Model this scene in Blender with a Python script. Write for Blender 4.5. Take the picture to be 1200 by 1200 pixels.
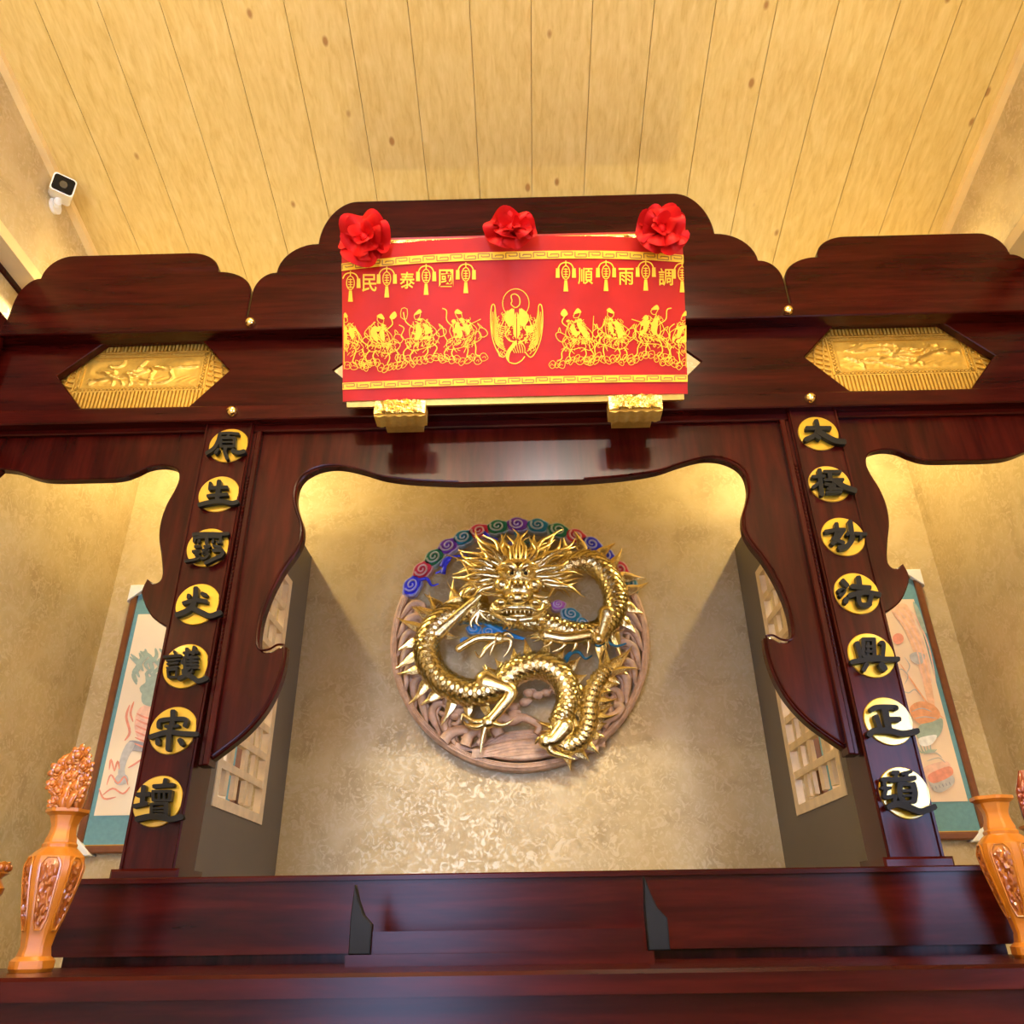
import bpy, math, random
from mathutils import Vector, Matrix
from mathutils.geometry import tessellate_polygon
import numpy as np

for o in list(bpy.data.objects): bpy.data.objects.remove(o, do_unlink=True)
SC = bpy.context.scene
COL = SC.collection
PI = math.pi
rnd = random.Random(7)

# ------------------------------------------------------------------ camera
HC = 1.25                                   # camera height
F, PITCH, YAW, ROLL = 924.4, 0.486986, -0.013872, -0.014647
_cp, _sp = math.cos(PITCH), math.sin(PITCH)
FW = Vector((math.sin(YAW)*_cp, math.cos(YAW)*_cp, _sp))
_r = Vector((math.cos(YAW), -math.sin(YAW), 0)); _u = _r.cross(FW)
RT = _r*math.cos(ROLL) + _u*math.sin(ROLL)
UP = -_r*math.sin(ROLL) + _u*math.cos(ROLL)
cam = bpy.data.cameras.new('camera'); cam.sensor_width = 36; cam.lens = F/1200*36
cam.clip_start = 0.02
camo = bpy.data.objects.new('camera', cam); COL.objects.link(camo)
M = Matrix((RT, UP, -FW)).transposed().to_4x4(); M.translation = Vector((0, 0, HC))
camo.matrix_world = M
SC.camera = camo

# ------------------------------------------------------------------ light
w = bpy.data.worlds.new('world'); SC.world = w; w.use_nodes = True
bg = w.node_tree.nodes['Background']
bg.inputs[0].default_value = (0.42, 0.58, 1.0, 1); bg.inputs[1].default_value = 24.0
vs = SC.view_settings
vs.view_transform = 'Standard'; vs.look = 'None'; vs.gamma = 1; vs.use_curve_mapping = False
vs.exposure = -0.22

def area(name, loc, rot, sx, sy, power, color):
    l = bpy.data.lights.new(name, 'AREA'); l.shape = 'RECTANGLE'; l.size = sx; l.size_y = sy
    l.energy = power; l.color = color
    o = bpy.data.objects.new(name, l); COL.objects.link(o); o.location = loc; o.rotation_euler = rot
    return o
WARM = (1.0, 0.80, 0.38)
WARM2 = (1.0, 0.88, 0.58)

# ------------------------------------------------------------------ pixel <-> place
def UN(x, y):
    d = FW*F + RT*(x-600) - UP*(y-600)
    return d.x/d.y, d.z/d.y
def P(x, y, Y):                              # photo pixel on the vertical plane at depth Y
    a, t = UN(x, y)
    return Vector((a*Y, Y, HC + t*Y))
def XZ(x, y, Y):
    p = P(x, y, Y); return (p.x, p.z)
def PROJ(p):
    d = Vector(p) - Vector((0, 0, HC)); z = d.dot(FW)
    return 600 + F*d.dot(RT)/z, 600 - F*d.dot(UP)/z

# ------------------------------------------------------------------ materials
MATS = {}
def newmat(name):
    m = bpy.data.materials.new(name); m.use_nodes = True; MATS[name] = m
    nt = m.node_tree; b = nt.nodes['Principled BSDF']
    return m, nt, b
def N(nt, typ, **kw):
    n = nt.nodes.new(typ)
    for k, v in kw.items(): setattr(n, k, v)
    return n
def ramp(nt, fac, stops):
    r = N(nt, 'ShaderNodeValToRGB'); e = r.color_ramp.elements
    while len(e) < len(stops): e.new(0.5)
    for i, (p, c) in enumerate(stops): e[i].position = p; e[i].color = (*c, 1)
    nt.links.new(fac, r.inputs[0]); return r.outputs[0]
def coords(nt, scale, kind='Object', rnd_off=False):
    tc = N(nt, 'ShaderNodeTexCoord'); mp = N(nt, 'ShaderNodeMapping'); mp.inputs['Scale'].default_value = scale
    nt.links.new(tc.outputs[kind], mp.inputs[0])
    if rnd_off:
        oi = N(nt, 'ShaderNodeObjectInfo'); mu = N(nt, 'ShaderNodeMath', operation='MULTIPLY'); mu.inputs[1].default_value = 37
        nt.links.new(oi.outputs['Random'], mu.inputs[0])
        cb = N(nt, 'ShaderNodeCombineXYZ')
        for i in range(3): nt.links.new(mu.outputs[0], cb.inputs[i])
        nt.links.new(cb.outputs[0], mp.inputs['Location'])
    return mp.outputs[0]
def noise(nt, vec, scale, detail=3, rough=.5, dist=0):
    n = N(nt, 'ShaderNodeTexNoise'); n.inputs['Scale'].default_value = scale; n.inputs['Detail'].default_value = detail
    n.inputs['Roughness'].default_value = rough; n.inputs['Distortion'].default_value = dist
    nt.links.new(vec, n.inputs['Vector']); return n.outputs['Fac']
def bump(nt, b, h, strength=.3, dist=.002):
    bp = N(nt, 'ShaderNodeBump'); bp.inputs['Strength'].default_value = strength; bp.inputs['Distance'].default_value = dist
    nt.links.new(h, bp.inputs['Height']); nt.links.new(bp.outputs[0], b.inputs['Normal'])
def plain(name, col, rough=.5, metal=0, coat=0, coat_rough=.1, nscale=40, var=.15, bmp=0, bdist=.001, emis=None, sheen=0, spec=None):
    m, nt, b = newmat(name)
    v = coords(nt, (1, 1, 1)); n = noise(nt, v, nscale, 3)
    c = ramp(nt, n, [(0.3, tuple(x*(1-var) for x in col)), (0.7, tuple(min(1, x*(1+var)) for x in col))])
    nt.links.new(c, b.inputs['Base Color'])
    b.inputs['Roughness'].default_value = rough; b.inputs['Metallic'].default_value = metal
    b.inputs['Coat Weight'].default_value = coat; b.inputs['Coat Roughness'].default_value = coat_rough
    if spec is not None: b.inputs['Specular IOR Level'].default_value = spec
    if sheen: b.inputs['Sheen Weight'].default_value = sheen
    if bmp: bump(nt, b, n, bmp, bdist)
    if emis:
        b.inputs['Emission Color'].default_value = (*emis[0], 1); b.inputs['Emission Strength'].default_value = emis[1]
    return m
def rosewood(name, scale):
    m, nt, b = newmat(name)
    v = coords(nt, scale); n1 = noise(nt, v, 3.0, 5, .6, .6); n2 = noise(nt, v, 14.0, 4, .6)
    mx = N(nt, 'ShaderNodeMath', operation='MULTIPLY_ADD'); mx.inputs[1].default_value = .35
    nt.links.new(n2, mx.inputs[0]); nt.links.new(n1, mx.inputs[2])
    c = ramp(nt, mx.outputs[0], [(0.35, (0.007, 0.0004, 0.0004)), (0.6, (0.023, 0.0012, 0.0009)), (0.9, (0.050, 0.0042, 0.0022))])
    nt.links.new(c, b.inputs['Base Color'])
    b.inputs['Roughness'].default_value = .24; b.inputs['Specular IOR Level'].default_value = .16
    bump(nt, b, n2, .08, .001); return m
rosewood('rosewood_h', (0.55, 6, 6)); rosewood('rosewood_v', (6, 6, 0.55))

def wallpaper():
    m, nt, b = newmat('wallpaper')
    v = coords(nt, (1, 1, 1)); big = noise(nt, v, 2.2, 3); mid = noise(nt, v, 7, 5, .6, .8)
    fl = noise(nt, v, 26, 4, .6, 2.2)
    c = ramp(nt, mid, [(0.28, (0.40, 0.29, 0.135)), (0.5, (0.51, 0.385, 0.19)), (0.74, (0.60, 0.47, 0.255))])
    fk = ramp(nt, fl, [(0.50, (0, 0, 0)), (0.60, (1, 1, 1))])
    mx = N(nt, 'ShaderNodeMix', data_type='RGBA'); nt.links.new(fk, mx.inputs[0]); nt.links.new(c, mx.inputs[6])
    mx.inputs[7].default_value = (0.585, 0.465, 0.265, 1)
    nt.links.new(mx.outputs[2], b.inputs['Base Color'])
    rr = N(nt, 'ShaderNodeMapRange'); nt.links.new(fk, rr.inputs[0]); rr.inputs[3].default_value = .5; rr.inputs[4].default_value = .31
    nt.links.new(rr.outputs[0], b.inputs['Roughness'])
    mr = N(nt, 'ShaderNodeMapRange'); nt.links.new(fk, mr.inputs[0]); mr.inputs[3].default_value = .02; mr.inputs[4].default_value = .32
    nt.links.new(mr.outputs[0], b.inputs['Metallic'])
    bump(nt, b, fl, .10, .001)
wallpaper()
def pine():
    m, nt, b = newmat('pine')
    v = coords(nt, (16, .22, 16), rnd_off=True)
    n1 = noise(nt, v, 3, 4, .5, .6); n2 = noise(nt, v, 9, 3, .6)
    ad = N(nt, 'ShaderNodeMath', operation='MULTIPLY_ADD'); ad.inputs[1].default_value = .3
    nt.links.new(n2, ad.inputs[0]); nt.links.new(n1, ad.inputs[2])
    c = ramp(nt, ad.outputs[0], [(0.36, (0.53, 0.355, 0.10)), (0.62, (0.63, 0.455, 0.155)), (0.92, (0.71, 0.54, 0.22))])
    vk = coords(nt, (1, .55, 1), rnd_off=True)
    vo = N(nt, 'ShaderNodeTexVoronoi'); vo.inputs['Scale'].default_value = 6.5; nt.links.new(vk, vo.inputs['Vector'])
    k = ramp(nt, vo.outputs['Distance'], [(0.045, (1, 1, 1)), (0.085, (0, 0, 0))])
    mx = N(nt, 'ShaderNodeMix', data_type='RGBA'); nt.links.new(k, mx.inputs[0]); nt.links.new(c, mx.inputs[6])
    mx.inputs[7].default_value = (0.34, 0.18, 0.05, 1)
    nt.links.new(mx.outputs[2], b.inputs['Base Color'])
    b.inputs['Roughness'].default_value = .42
pine()
def gold(name, col, rough, bs, bd, metal=1.0, nscale=60):
    m, nt, b = newmat(name); v = coords(nt, (1, 1, 1)); n = noise(nt, v, nscale, 4, .6)
    c = ramp(nt, n, [(0.3, tuple(x*.8 for x in col)), (0.7, col)]); nt.links.new(c, b.inputs['Base Color'])
    b.inputs['Metallic'].default_value = metal; b.inputs['Roughness'].default_value = rough
    if bs: bump(nt, b, n, bs, bd)
    return m
gold('gold', (1.0, 0.83, 0.42), .27, .45, .004, nscale=50)
gold('gold_carved', (1.0, 0.75, 0.25), .2, .9, .006, nscale=70)
gold('gold_panel', (0.66, 0.42, 0.085), .4, .15, .001, metal=.6)
gold('brass', (0.95, 0.72, 0.30), .1, 0, 0)
g_ = gold('gold_disc', (0.62, 0.395, 0.028), .3, .05, .001, metal=.7, nscale=12); g_.node_tree.nodes['Principled BSDF'].inputs['Coat Weight'].default_value = 1; g_.node_tree.nodes['Principled BSDF'].inputs['Coat Roughness'].default_value = .1; g_.node_tree.nodes['Principled BSDF'].inputs['Coat IOR'].default_value = 1.5
plain('black_paint', (0.006, 0.0055, 0.005), .5, spec=.2, nscale=20)
plain('red_cloth', (0.37, 0.008, 0.0035), .45, spec=.22, nscale=9, var=.1, bmp=.25, bdist=.006)
plain('red_rosette', (0.50, 0.004, 0.004), .55, spec=.2, nscale=15, var=.2)
plain('red_lacquer', (0.30, 0.01, 0.01), .3)
plain('print_yellow', (0.80, 0.46, 0.03), .45, spec=.25, nscale=30, var=.08)
plain('print_dark', (0.30, 0.13, 0.01), .5)
plain('grey_paint', (0.115, 0.095, 0.075), .55, nscale=3, var=.05)
plain('pale_wood', (0.68, 0.54, 0.36), .5, nscale=18, var=.12, bmp=.1)
plain('wave_wood', (0.60, 0.385, 0.25), .42, nscale=30, var=.22, bmp=.5, bdist=.004)
plain('orange_wood', (0.40, 0.125, 0.007), .3, coat=.6, coat_rough=.12, nscale=14, var=.18)
plain('orange_wood_deep', (0.26, 0.062, 0.006), .3, coat=.6, coat_rough=.15, nscale=26, var=.3, bmp=.5, bdist=.003)
plain('flower_wood', (0.36, 0.095, 0.006), .25, coat=.7, nscale=20, var=.25)
plain('red_brown_wood', (0.22, 0.035, 0.012), .25, coat=.7, nscale=20, var=.3)
plain('frame_brown', (0.17, 0.055, 0.018), .3, coat=.4, nscale=30)
plain('teal_mat', (0.13, 0.30, 0.33), .5, nscale=60, var=.08)
plain('canvas', (0.84, 0.72, 0.52), .35, coat=.6, coat_rough=.22, nscale=4, var=.05)
plain('canvas_warm', (0.84, 0.64, 0.44), .35, coat=.6, coat_rough=.22, nscale=4, var=.08)
plain('ink_teal', (0.33, 0.42, 0.34), .6); plain('ink_red', (0.76, 0.30, 0.20), .6); plain('ink_grey', (0.48, 0.47, 0.45), .6)
plain('ink_pink', (0.82, 0.52, 0.38), .6); plain('ink_orange', (0.80, 0.38, 0.18), .6); plain('ink_dark', (0.30, 0.30, 0.32), .6)
plain('ink_white', (0.8, 0.8, 0.76), .6); plain('ink_peach', (0.83, 0.50, 0.30), .6)
plain('white_plastic', (0.78, 0.77, 0.74), .35, var=.03); plain('black_glass', (0.004, 0.004, 0.005), .3, var=0, spec=.1)
plain('lens_glass', (0.03, 0.03, 0.035), .05, var=0)
for nm, c in dict(blue=(0.025, 0.03, 0.62), red=(0.46, 0.02, 0.05), green=(0.01, 0.13, 0.07), purple=(0.13, 0.03, 0.36), teal=(0.008, 0.15, 0.26), azure=(0.01, 0.24, 0.62), violet=(0.36, 0.10, 0.42)).items():
    plain('paint_'+nm, c, .38, nscale=30, var=.12)
    plain('edge_'+nm, tuple(min(1, x*.5+.28) for x in c), .38, nscale=30, var=.08)
plain('stone_floor', (0.42, 0.36, 0.28), .25, nscale=5)
plain('lamp_white', (0.9, 0.9, 0.88), .4, emis=((1.0, 0.82, 0.55), 6.0))
plain('eye_black', (0.004, 0.003, 0.003), .05, var=0)
plain('trim_pine', (0.78, 0.58, 0.27), .4, nscale=12, var=.06)

# ------------------------------------------------------------------ object helpers
ORG = {}
def tag(o, label=None, cat=None, group=None, kind=None):
    if label: o['label'] = label
    if cat: o['category'] = cat
    if group: o['group'] = group
    if kind: o['kind'] = kind
    return o
def thing(name, label, cat, loc, group=None):
    o = bpy.data.objects.new(name, None); COL.objects.link(o); o.location = loc; o.empty_display_size = .05
    ORG[o] = Vector(loc); return tag(o, label, cat, group)
class MB:
    def __init__(s): s.v = []; s.f = []
    def add(s, v, f):
        n = len(s.v); s.v += [tuple(p) for p in v]; s.f += [tuple(i+n for i in q) for q in f]; return s
    def box(s, a, b):
        x0, y0, z0 = a; x1, y1, z1 = b
        v = [(x0,y0,z0),(x1,y0,z0),(x1,y1,z0),(x0,y1,z0),(x0,y0,z1),(x1,y0,z1),(x1,y1,z1),(x0,y1,z1)]
        return s.add(v, [(3,2,1,0),(4,5,6,7),(0,1,5,4),(1,2,6,5),(2,3,7,6),(3,0,4,7)])
    def bar(s, p, q, wd, dp, upv=(0, 1, 0)):
        p = Vector(p); q = Vector(q); d = (q-p).normalized(); uv = Vector(upv); sd = d.cross(uv).normalized()*wd/2; uv = uv.normalized()*dp/2
        v = [p-sd-uv, p+sd-uv, p+sd+uv, p-sd+uv, q-sd-uv, q+sd-uv, q+sd+uv, q-sd+uv]
        return s.add(v, [(3,2,1,0),(4,5,6,7),(0,1,5,4),(1,2,6,5),(2,3,7,6),(3,0,4,7)])
    def tube(s, pts, rad, n=8, flat=1.0, axis=None, cap=True):
        pts = [Vector(p) for p in pts]; k = len(pts)
        if not hasattr(rad, '__len__'): rad = [rad]*k
        vs_, fs = [], []; ref = Vector(axis) if axis else None; prev = None
        for i in range(k):
            t = (pts[min(i+1, k-1)] - pts[max(i-1, 0)])
            t = t.normalized() if t.length > 1e-9 else Vector((0, 0, 1))
            if ref is None:
                a = Vector((0, 1, 0)) if abs(t.y) < .9 else Vector((1, 0, 0))
                if prev is not None: a = prev
            else: a = ref
            nb = t.cross(a);
            nb = nb.normalized() if nb.length > 1e-6 else Vector((1, 0, 0))
            nn = nb.cross(t).normalized(); prev = nn
            for j in range(n):
                an = 2*PI*j/n
                vs_.append(pts[i] + nb*math.cos(an)*rad[i] + nn*math.sin(an)*rad[i]*flat)
        for i in range(k-1):
            for j in range(n):
                fs.append((i*n+j, i*n+(j+1) % n, (i+1)*n+(j+1) % n, (i+1)*n+j))
        if cap: fs.append(tuple(range(n-1, -1, -1))); fs.append(tuple((k-1)*n+j for j in range(n)))
        return s.add(vs_, fs)
    def ball(s, c, r, nu=10, nv=7, rot=None):
        c = Vector(c); r = Vector(r) if hasattr(r, '__len__') else Vector((r, r, r)); v = []; f = []
        for i in range(nv+1):
            th = PI*i/nv
            for j in range(nu):
                ph = 2*PI*j/nu; q = Vector((math.sin(th)*math.cos(ph)*r.x, math.sin(th)*math.sin(ph)*r.y, math.cos(th)*r.z))
                if rot: q = rot @ q
                v.append(c+q)
        for i in range(nv):
            for j in range(nu): f.append((i*nu+j, (i+1)*nu+j, (i+1)*nu+(j+1) % nu, i*nu+(j+1) % nu))
        return s.add(v, f)
    def prism(s, loops, d0, d1, bev=0, axis='y'):
        # loops: outer then holes, as 2D points; extruded between depths d0 (front) and d1
        ls = []
        for li, lp in enumerate(loops):
            a = sum(lp[i][0]*lp[(i+1) % len(lp)][1] - lp[(i+1) % len(lp)][0]*lp[i][1] for i in range(len(lp)))
            if (a < 0) != (li > 0): lp = lp[::-1]
            ls.append([Vector((p[0], p[1])) for p in lp])
        def M3(p, d): return (p[0], d, p[1]) if axis == 'y' else ((d, p[0], p[1]) if axis == 'x' else (p[0], p[1], d))
        def inset(lp, b):
            out = []; n = len(lp)
            for i in range(n):
                e1 = (lp[i]-lp[i-1]); e2 = (lp[(i+1) % n]-lp[i])
                n1 = Vector((-e1.y, e1.x)); n2 = Vector((-e2.y, e2.x))
                n1 = n1.normalized() if n1.length else n1; n2 = n2.normalized() if n2.length else n2
                m = n1+n2; m = m.normalized() if m.length > 1e-6 else n1
                out.append(lp[i] + m*min(b/max(.35, m.dot(n1)), 2.2*b))
            return out
        rings = [( [inset(l, bev) for l in ls] if bev else ls, d0)]
        if bev: rings.append((ls, d0 + (bev if d1 > d0 else -bev)))
        rings.append((ls, d1))
        base = []; v = []; f = []
        for rl, d in rings:
            base.append(len(v))
            for l in rl: v += [M3(p, d) for p in l]
        for k in range(len(rings)-1):
            off = 0
            for l in ls:
                n = len(l)
                for i in range(n):
                    j = (i+1) % n
                    f.append((base[k]+off+i, base[k]+off+j, base[k+1]+off+j, base[k+1]+off+i))
                off += n
        tri = tessellate_polygon([[Vector((p.x, p.y, 0)) for p in l] for l in rings[0][0]])
        f += [tuple(base[0]+i for i in t) for t in tri]
        f += [tuple(base[-1]+i for i in t[::-1]) for t in tri]
        return s.add(v, f)
    def build(s, name, mat, parent=None, smooth=True, ang=35, fix=True):
        org = Vector((0, 0, 0)); root = parent
        if parent is not None:
            while root.parent: root = root.parent
            org = ORG.get(root, org)
        me = bpy.data.meshes.new(name)
        me.from_pydata([tuple(Vector(p)-org) for p in s.v], [], s.f)
        if fix:
            import bmesh
            bm = bmesh.new(); bm.from_mesh(me); bmesh.ops.recalc_face_normals(bm, faces=bm.faces); bm.to_mesh(me); bm.free()
        me.materials.append(MATS[mat])
        if smooth: me.shade_smooth(); me.set_sharp_from_angle(angle=math.radians(ang))
        o = bpy.data.objects.new(name, me); COL.objects.link(o)
        if parent is not None: o.parent = parent
        else: ORG[o] = Vector((0, 0, 0))
        return o
def centre_origin(o):
    me = o.data; n = len(me.vertices); lo = Vector((min(v.co[i] for v in me.vertices) for i in range(3))); hi = Vector((max(v.co[i] for v in me.vertices) for i in range(3)))
    c = Vector(((lo.x+hi.x)/2, (lo.y+hi.y)/2, lo.z)); me.transform(Matrix.Translation(-c)); o.location = o.location + c
    ORG[o] = c; return o
def struct(o): o['kind'] = 'structure'; return o
def crom(pts, m=6, closed=False):
    pts = [np.array(p, float) for p in pts]; n = len(pts); out = []
    rng = n if closed else n-1
    for i in range(rng):
        if closed: p0, p1, p2, p3 = pts[i-1], pts[i], pts[(i+1) % n], pts[(i+2) % n]
        else: p0, p1, p2, p3 = pts[max(i-1, 0)], pts[i], pts[i+1], pts[min(i+2, n-1)]
        for k in range(m):
            t = k/m
            out.append(.5*((2*p1)+(-p0+p2)*t+(2*p0-5*p1+4*p2-p3)*t*t+(-p0+3*p1-3*p2+p3)*t**3))
    if not closed: out.append(pts[-1])
    return [tuple(p) for p in out]
def mirror(lp): return [(-x, z) for x, z in lp]

# ================================================================== STRUCTURE
XW, YB, YF = 1.95, 3.45, -3.0                # side walls, back wall, open shop front
ZS = HC + 2.24                               # soffit height
XF = 1.86                                    # fascia of the raised ceiling
def zc(Y): return HC + 3.21 - .23*Y          # sloping ceiling
struct(MB().box((-XW-.1, YF, -.05), (XW+.1, YB+.1, 0)).build('floor', 'stone_floor', smooth=False))
struct(MB().box((-XW-.1, YB, 0), (XW+.1, YB+.1, zc(YB)+.25)).build('wall_back', 'wallpaper', smooth=False))
struct(MB().box((-XW-.1, YF, 0), (-XW, YB, ZS)).build('wall_left', 'wallpaper', smooth=False))
# right wall with a window opening towards the shop front
WY0, WY1, WZ0, WZ1 = -.9, .58, 1.25, 2.35
struct(MB().prism([[(YF, 0), (YB, 0), (YB, ZS), (YF, ZS)], [(WY0, WZ0), (WY1, WZ0), (WY1, WZ1), (WY0, WZ1)]], XW+.1, XW, axis='x').build('wall_right', 'wallpaper', smooth=False))
wf = struct(MB().prism([[(WY0, WZ0), (WY1, WZ0), (WY1, WZ1), (WY0, WZ1)], [(WY0+.05, WZ0+.05), (WY1-.05, WZ0+.05), (WY1-.05, WZ1-.05), (WY0+.05, WZ1-.05)]], XW+.08, XW-.01, axis='x').build('window_1', 'white_plastic', smooth=False))
MB().box((XW+.03, (WY0+WY1)/2-.02, WZ0+.05), (XW+.06, (WY0+WY1)/2+.02, WZ1-.05)).build('mullion', 'white_plastic', wf, smooth=False)
# front wall with a doorway to the street
struct(MB().prism([[(-XW, 0), (XW, 0), (XW, zc(YF)+.1), (-XW, zc(YF)+.1)], [(-1.3, .001), (-.45, .001), (-.45, 2.9), (-1.3, 2.9)]], YF-.1, YF).build('wall_front', 'wallpaper', smooth=False))
# soffits, fascias
for s, sd in ((-1, 'left'), (1, 'right')):
    lo, hi = sorted((s*XF, s*(XW+.1)))
    struct(MB().box((lo, YF, ZS), (hi, YB, ZS+.05)).build('trim_soffit_'+sd, 'trim_pine', smooth=False))
    lo, hi = sorted((s*XF, s*(XF+.03)))
    struct(MB().prism([[(YF, ZS+.05), (YB, ZS+.05), (YB, max(zc(YB), ZS+.06)), (YF, zc(YF))]], hi, lo, axis='x').build('wall_fascia_'+sd, 'wallpaper', smooth=False))
    lo, hi = sorted((s*XF, s*(XF-.03)))
    struct(MB().prism([[(YF, zc(YF)-.03), (YB, zc(YB)-.03), (YB, zc(YB)), (YF, zc(YF))]], hi, lo, axis='x').build('trim_cornice_'+sd, 'trim_pine', smooth=False))
    lo, hi = sorted((s*(XW-.012), s*XW))
    struct(MB().box((lo, YF, ZS-.02), (hi, YB, ZS)).build('trim_bead_'+sd, 'rosewood_h', smooth=False))
ceil = struct(MB().prism([[(YF, zc(YF)+.012), (YB+.1, zc(YB+.1)+.012), (YB+.1, zc(YB+.1)+.06), (YF, zc(YF)+.06)]], -XF-.03, XF+.03, axis='x').build('ceiling', 'trim_pine', smooth=False))
BW = .2142
x = -.144 - 8*BW
while x < XF:
    a, b = max(x+.0012, -XF), min(x+BW-.0012, XF)
    if b-a > .02:
        MB().prism([[(YF, zc(YF)), (YB, zc(YB)), (YB, zc(YB)+.012), (YF, zc(YF)+.012)]], a, b, axis='x').build('ceiling_board', 'pine', ceil, smooth=False)
    x += BW
# partitions beside the centre recess, each with a lattice opening
XP, YP0, TP = 1.018, 2.61, .11
ZP = HC + 1.603
LY0, LY1, LZ0, LZ1 = 2.66, 3.19, HC+.365, HC+1.366
for s, sd, lab in ((-1, 'left', 'pale wooden lattice screen on the side of the teal framed scaled beast painting'), (1, 'right', 'pale wooden lattice screen on the side of the painting with a red sun')):
    hole = [(LY0, LZ0), (LY1, LZ0), (LY1, LZ1), (LY0, LZ1)]; wide = [(LY0, LZ0-.04), (YB-.02, LZ0-.04), (YB-.02, LZ1+.06), (LY0, LZ1+.06)]
    wl = MB().prism([[(YP0, 0), (YB, 0), (YB, ZP), (YP0, ZP)], hole], s*XP, s*(XP+.022), axis='x')
    wl.prism([[(YP0, 0), (YB, 0), (YB, ZP), (YP0, ZP)], wide], s*(XP+.022), s*(XP+TP), axis='x')
    struct(wl.build('wall_partition_'+sd, 'grey_paint', smooth=False))
    t = thing('lattice_screen', lab, 'lattice screen', (s*XP, LY0, LZ0), 'lattice screens beside the dragon carving')
    fw = .034
    x0, x1 = sorted((s*(XP-.004), s*(XP+.024)))
    for (a, b, c, d) in ((LY0, LY0+fw, LZ0, LZ1), (LY1-fw-.01, LY1, LZ0, LZ1), (LY0+fw, LY1-fw-.01, LZ0, LZ0+fw), (LY0+fw, LY1-fw-.01, LZ1-fw, LZ1)):
        MB().box((x0, a, c), (x1, b, d)).build('frame_rail', 'pale_wood', t, smooth=False)
    r2 = random.Random(3)
    rows = 9; hz = (LZ1-LZ0-2*fw)/rows
    for i in range(rows):
        z0 = LZ0+fw+i*hz
        if i: MB().box((x0+.003, LY0+fw, z0-.013), (x1-.003, LY1-fw-.01, z0+.013)).build('lattice_bar', 'pale_wood', t, smooth=False)
        n = 5 if i % 2 == 0 else 4
        ww = (LY1-LY0-2*fw-.01)
        for j in range(1, n):
            yc = LY0+fw+ww*(j/n + (.05*r2.uniform(-1, 1))); hw = .013 + .008*r2.random()
            MB().box((x0+.006, yc-hw, z0+.013), (x1-.006, yc+hw, z0+hz-.013)).build('lattice_slat', 'pale_wood', t, smooth=False)


# ================================================================== ALTAR AND ARCH
ZA = HC + .118                               # altar top
altar = thing('wooden_altar', 'long dark rosewood altar table carrying the lettered arch pillars', 'altar', (0, 2.3, 0))
MB().prism([[(-1.13, 2.0), (1.13, 2.0), (1.13, 2.58), (-1.13, 2.58)]], ZA, ZA-.012, .003, axis='z').build('table_top', 'rosewood_h', altar)
MB().box((-1.11, 2.012, ZA-.16), (1.11, 2.57, ZA-.012)).build('apron', 'rosewood_h', altar, smooth=False)
MB().box((-1.07, 2.05, .12), (1.07, 2.55, ZA-.16)).build('body', 'rosewood_v', altar, smooth=False)
MB().box((-1.12, 2.0, 0), (1.12, 2.58, .12)).build('plinth', 'rosewood_h', altar, smooth=False)
for i in range(4):
    xa = -1.03+i*.52
    MB().prism([[(xa, .2), (xa+.5, .2), (xa+.5, ZA-.2), (xa, ZA-.2)]], 2.035, 2.05, .008).build('door_panel', 'rosewood_v', altar)

YA = 2.2
arch = thing('altar_arch', 'carved dark rosewood temple arch with scalloped crest spanning the alcove', 'arch', (0, 2.25, ZA))
def TZ(x, y, Y): return P(x, y, Y).z
YR = 2.165                                   # rail front
zu0, zu1 = TZ(270, 386.5, YR), TZ(270, 370.5, YR)
zl0, zl1 = TZ(300, 491, YR), TZ(300, 474, YR)
XL, XR = -1.945, 1.945
MB().prism([[(XL, zu0), (XR, zu0), (XR, zu1), (XL, zu1)]], YR, 2.2245, .004).build('upper_rail', 'rosewood_h', arch)
MB().prism([[(XL, zl0), (XR, zl0), (XR, zl1), (XL, zl1)]], YR, YA+.12, .004).build('lower_rail', 'rosewood_h', arch)
YPN = 2.225
hexL = [(66, 440), (123, 401), (236, 396.5), (268.5, 434), (221, 476), (94, 478)]
hexR = [(943, 418), (978, 379.5), (1102, 376.5), (1166, 416), (1138, 456), (996, 457.5)]
hL = [XZ(*p, YPN) for p in hexL]; hR = [XZ(*p, YPN) for p in hexR]
hC = [(-.296*YPN, HC+.793*YPN), (-.235*YPN, HC+.85*YPN), (.235*YPN, HC+.85*YPN), (.29*YPN, HC+.793*YPN), (.235*YPN, HC+.735*YPN), (-.235*YPN, HC+.735*YPN)]
MB().prism([[(XL, zl1-.01), (XR, zl1-.01), (XR, zu1-.002), (XL, zu1-.002)], hL, hC, hR], YPN, YPN+.03, .003).build('beam_panel', 'rosewood_h', arch)
MB().box((XL, 2.30, zu1-.05), (XR, 2.42, zu1-.03)).build('back_shelf', 'rosewood_h', arch, smooth=False)
for xx in (-1.0, 0, 1.0): MB().box((xx-.03, 2.2555, zu1-.03), (xx+.03, 2.42, zu1-.012)).build('shelf_batten', 'rosewood_h', arch, smooth=False)
MB().prism([[((a)*.997, HC+.793*YPN+(z-HC-.793*YPN)*.985) for a, z in hC]], YPN+.007, YPN+.028).build('centre_backing', 'wallpaper', arch, smooth=False)
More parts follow.
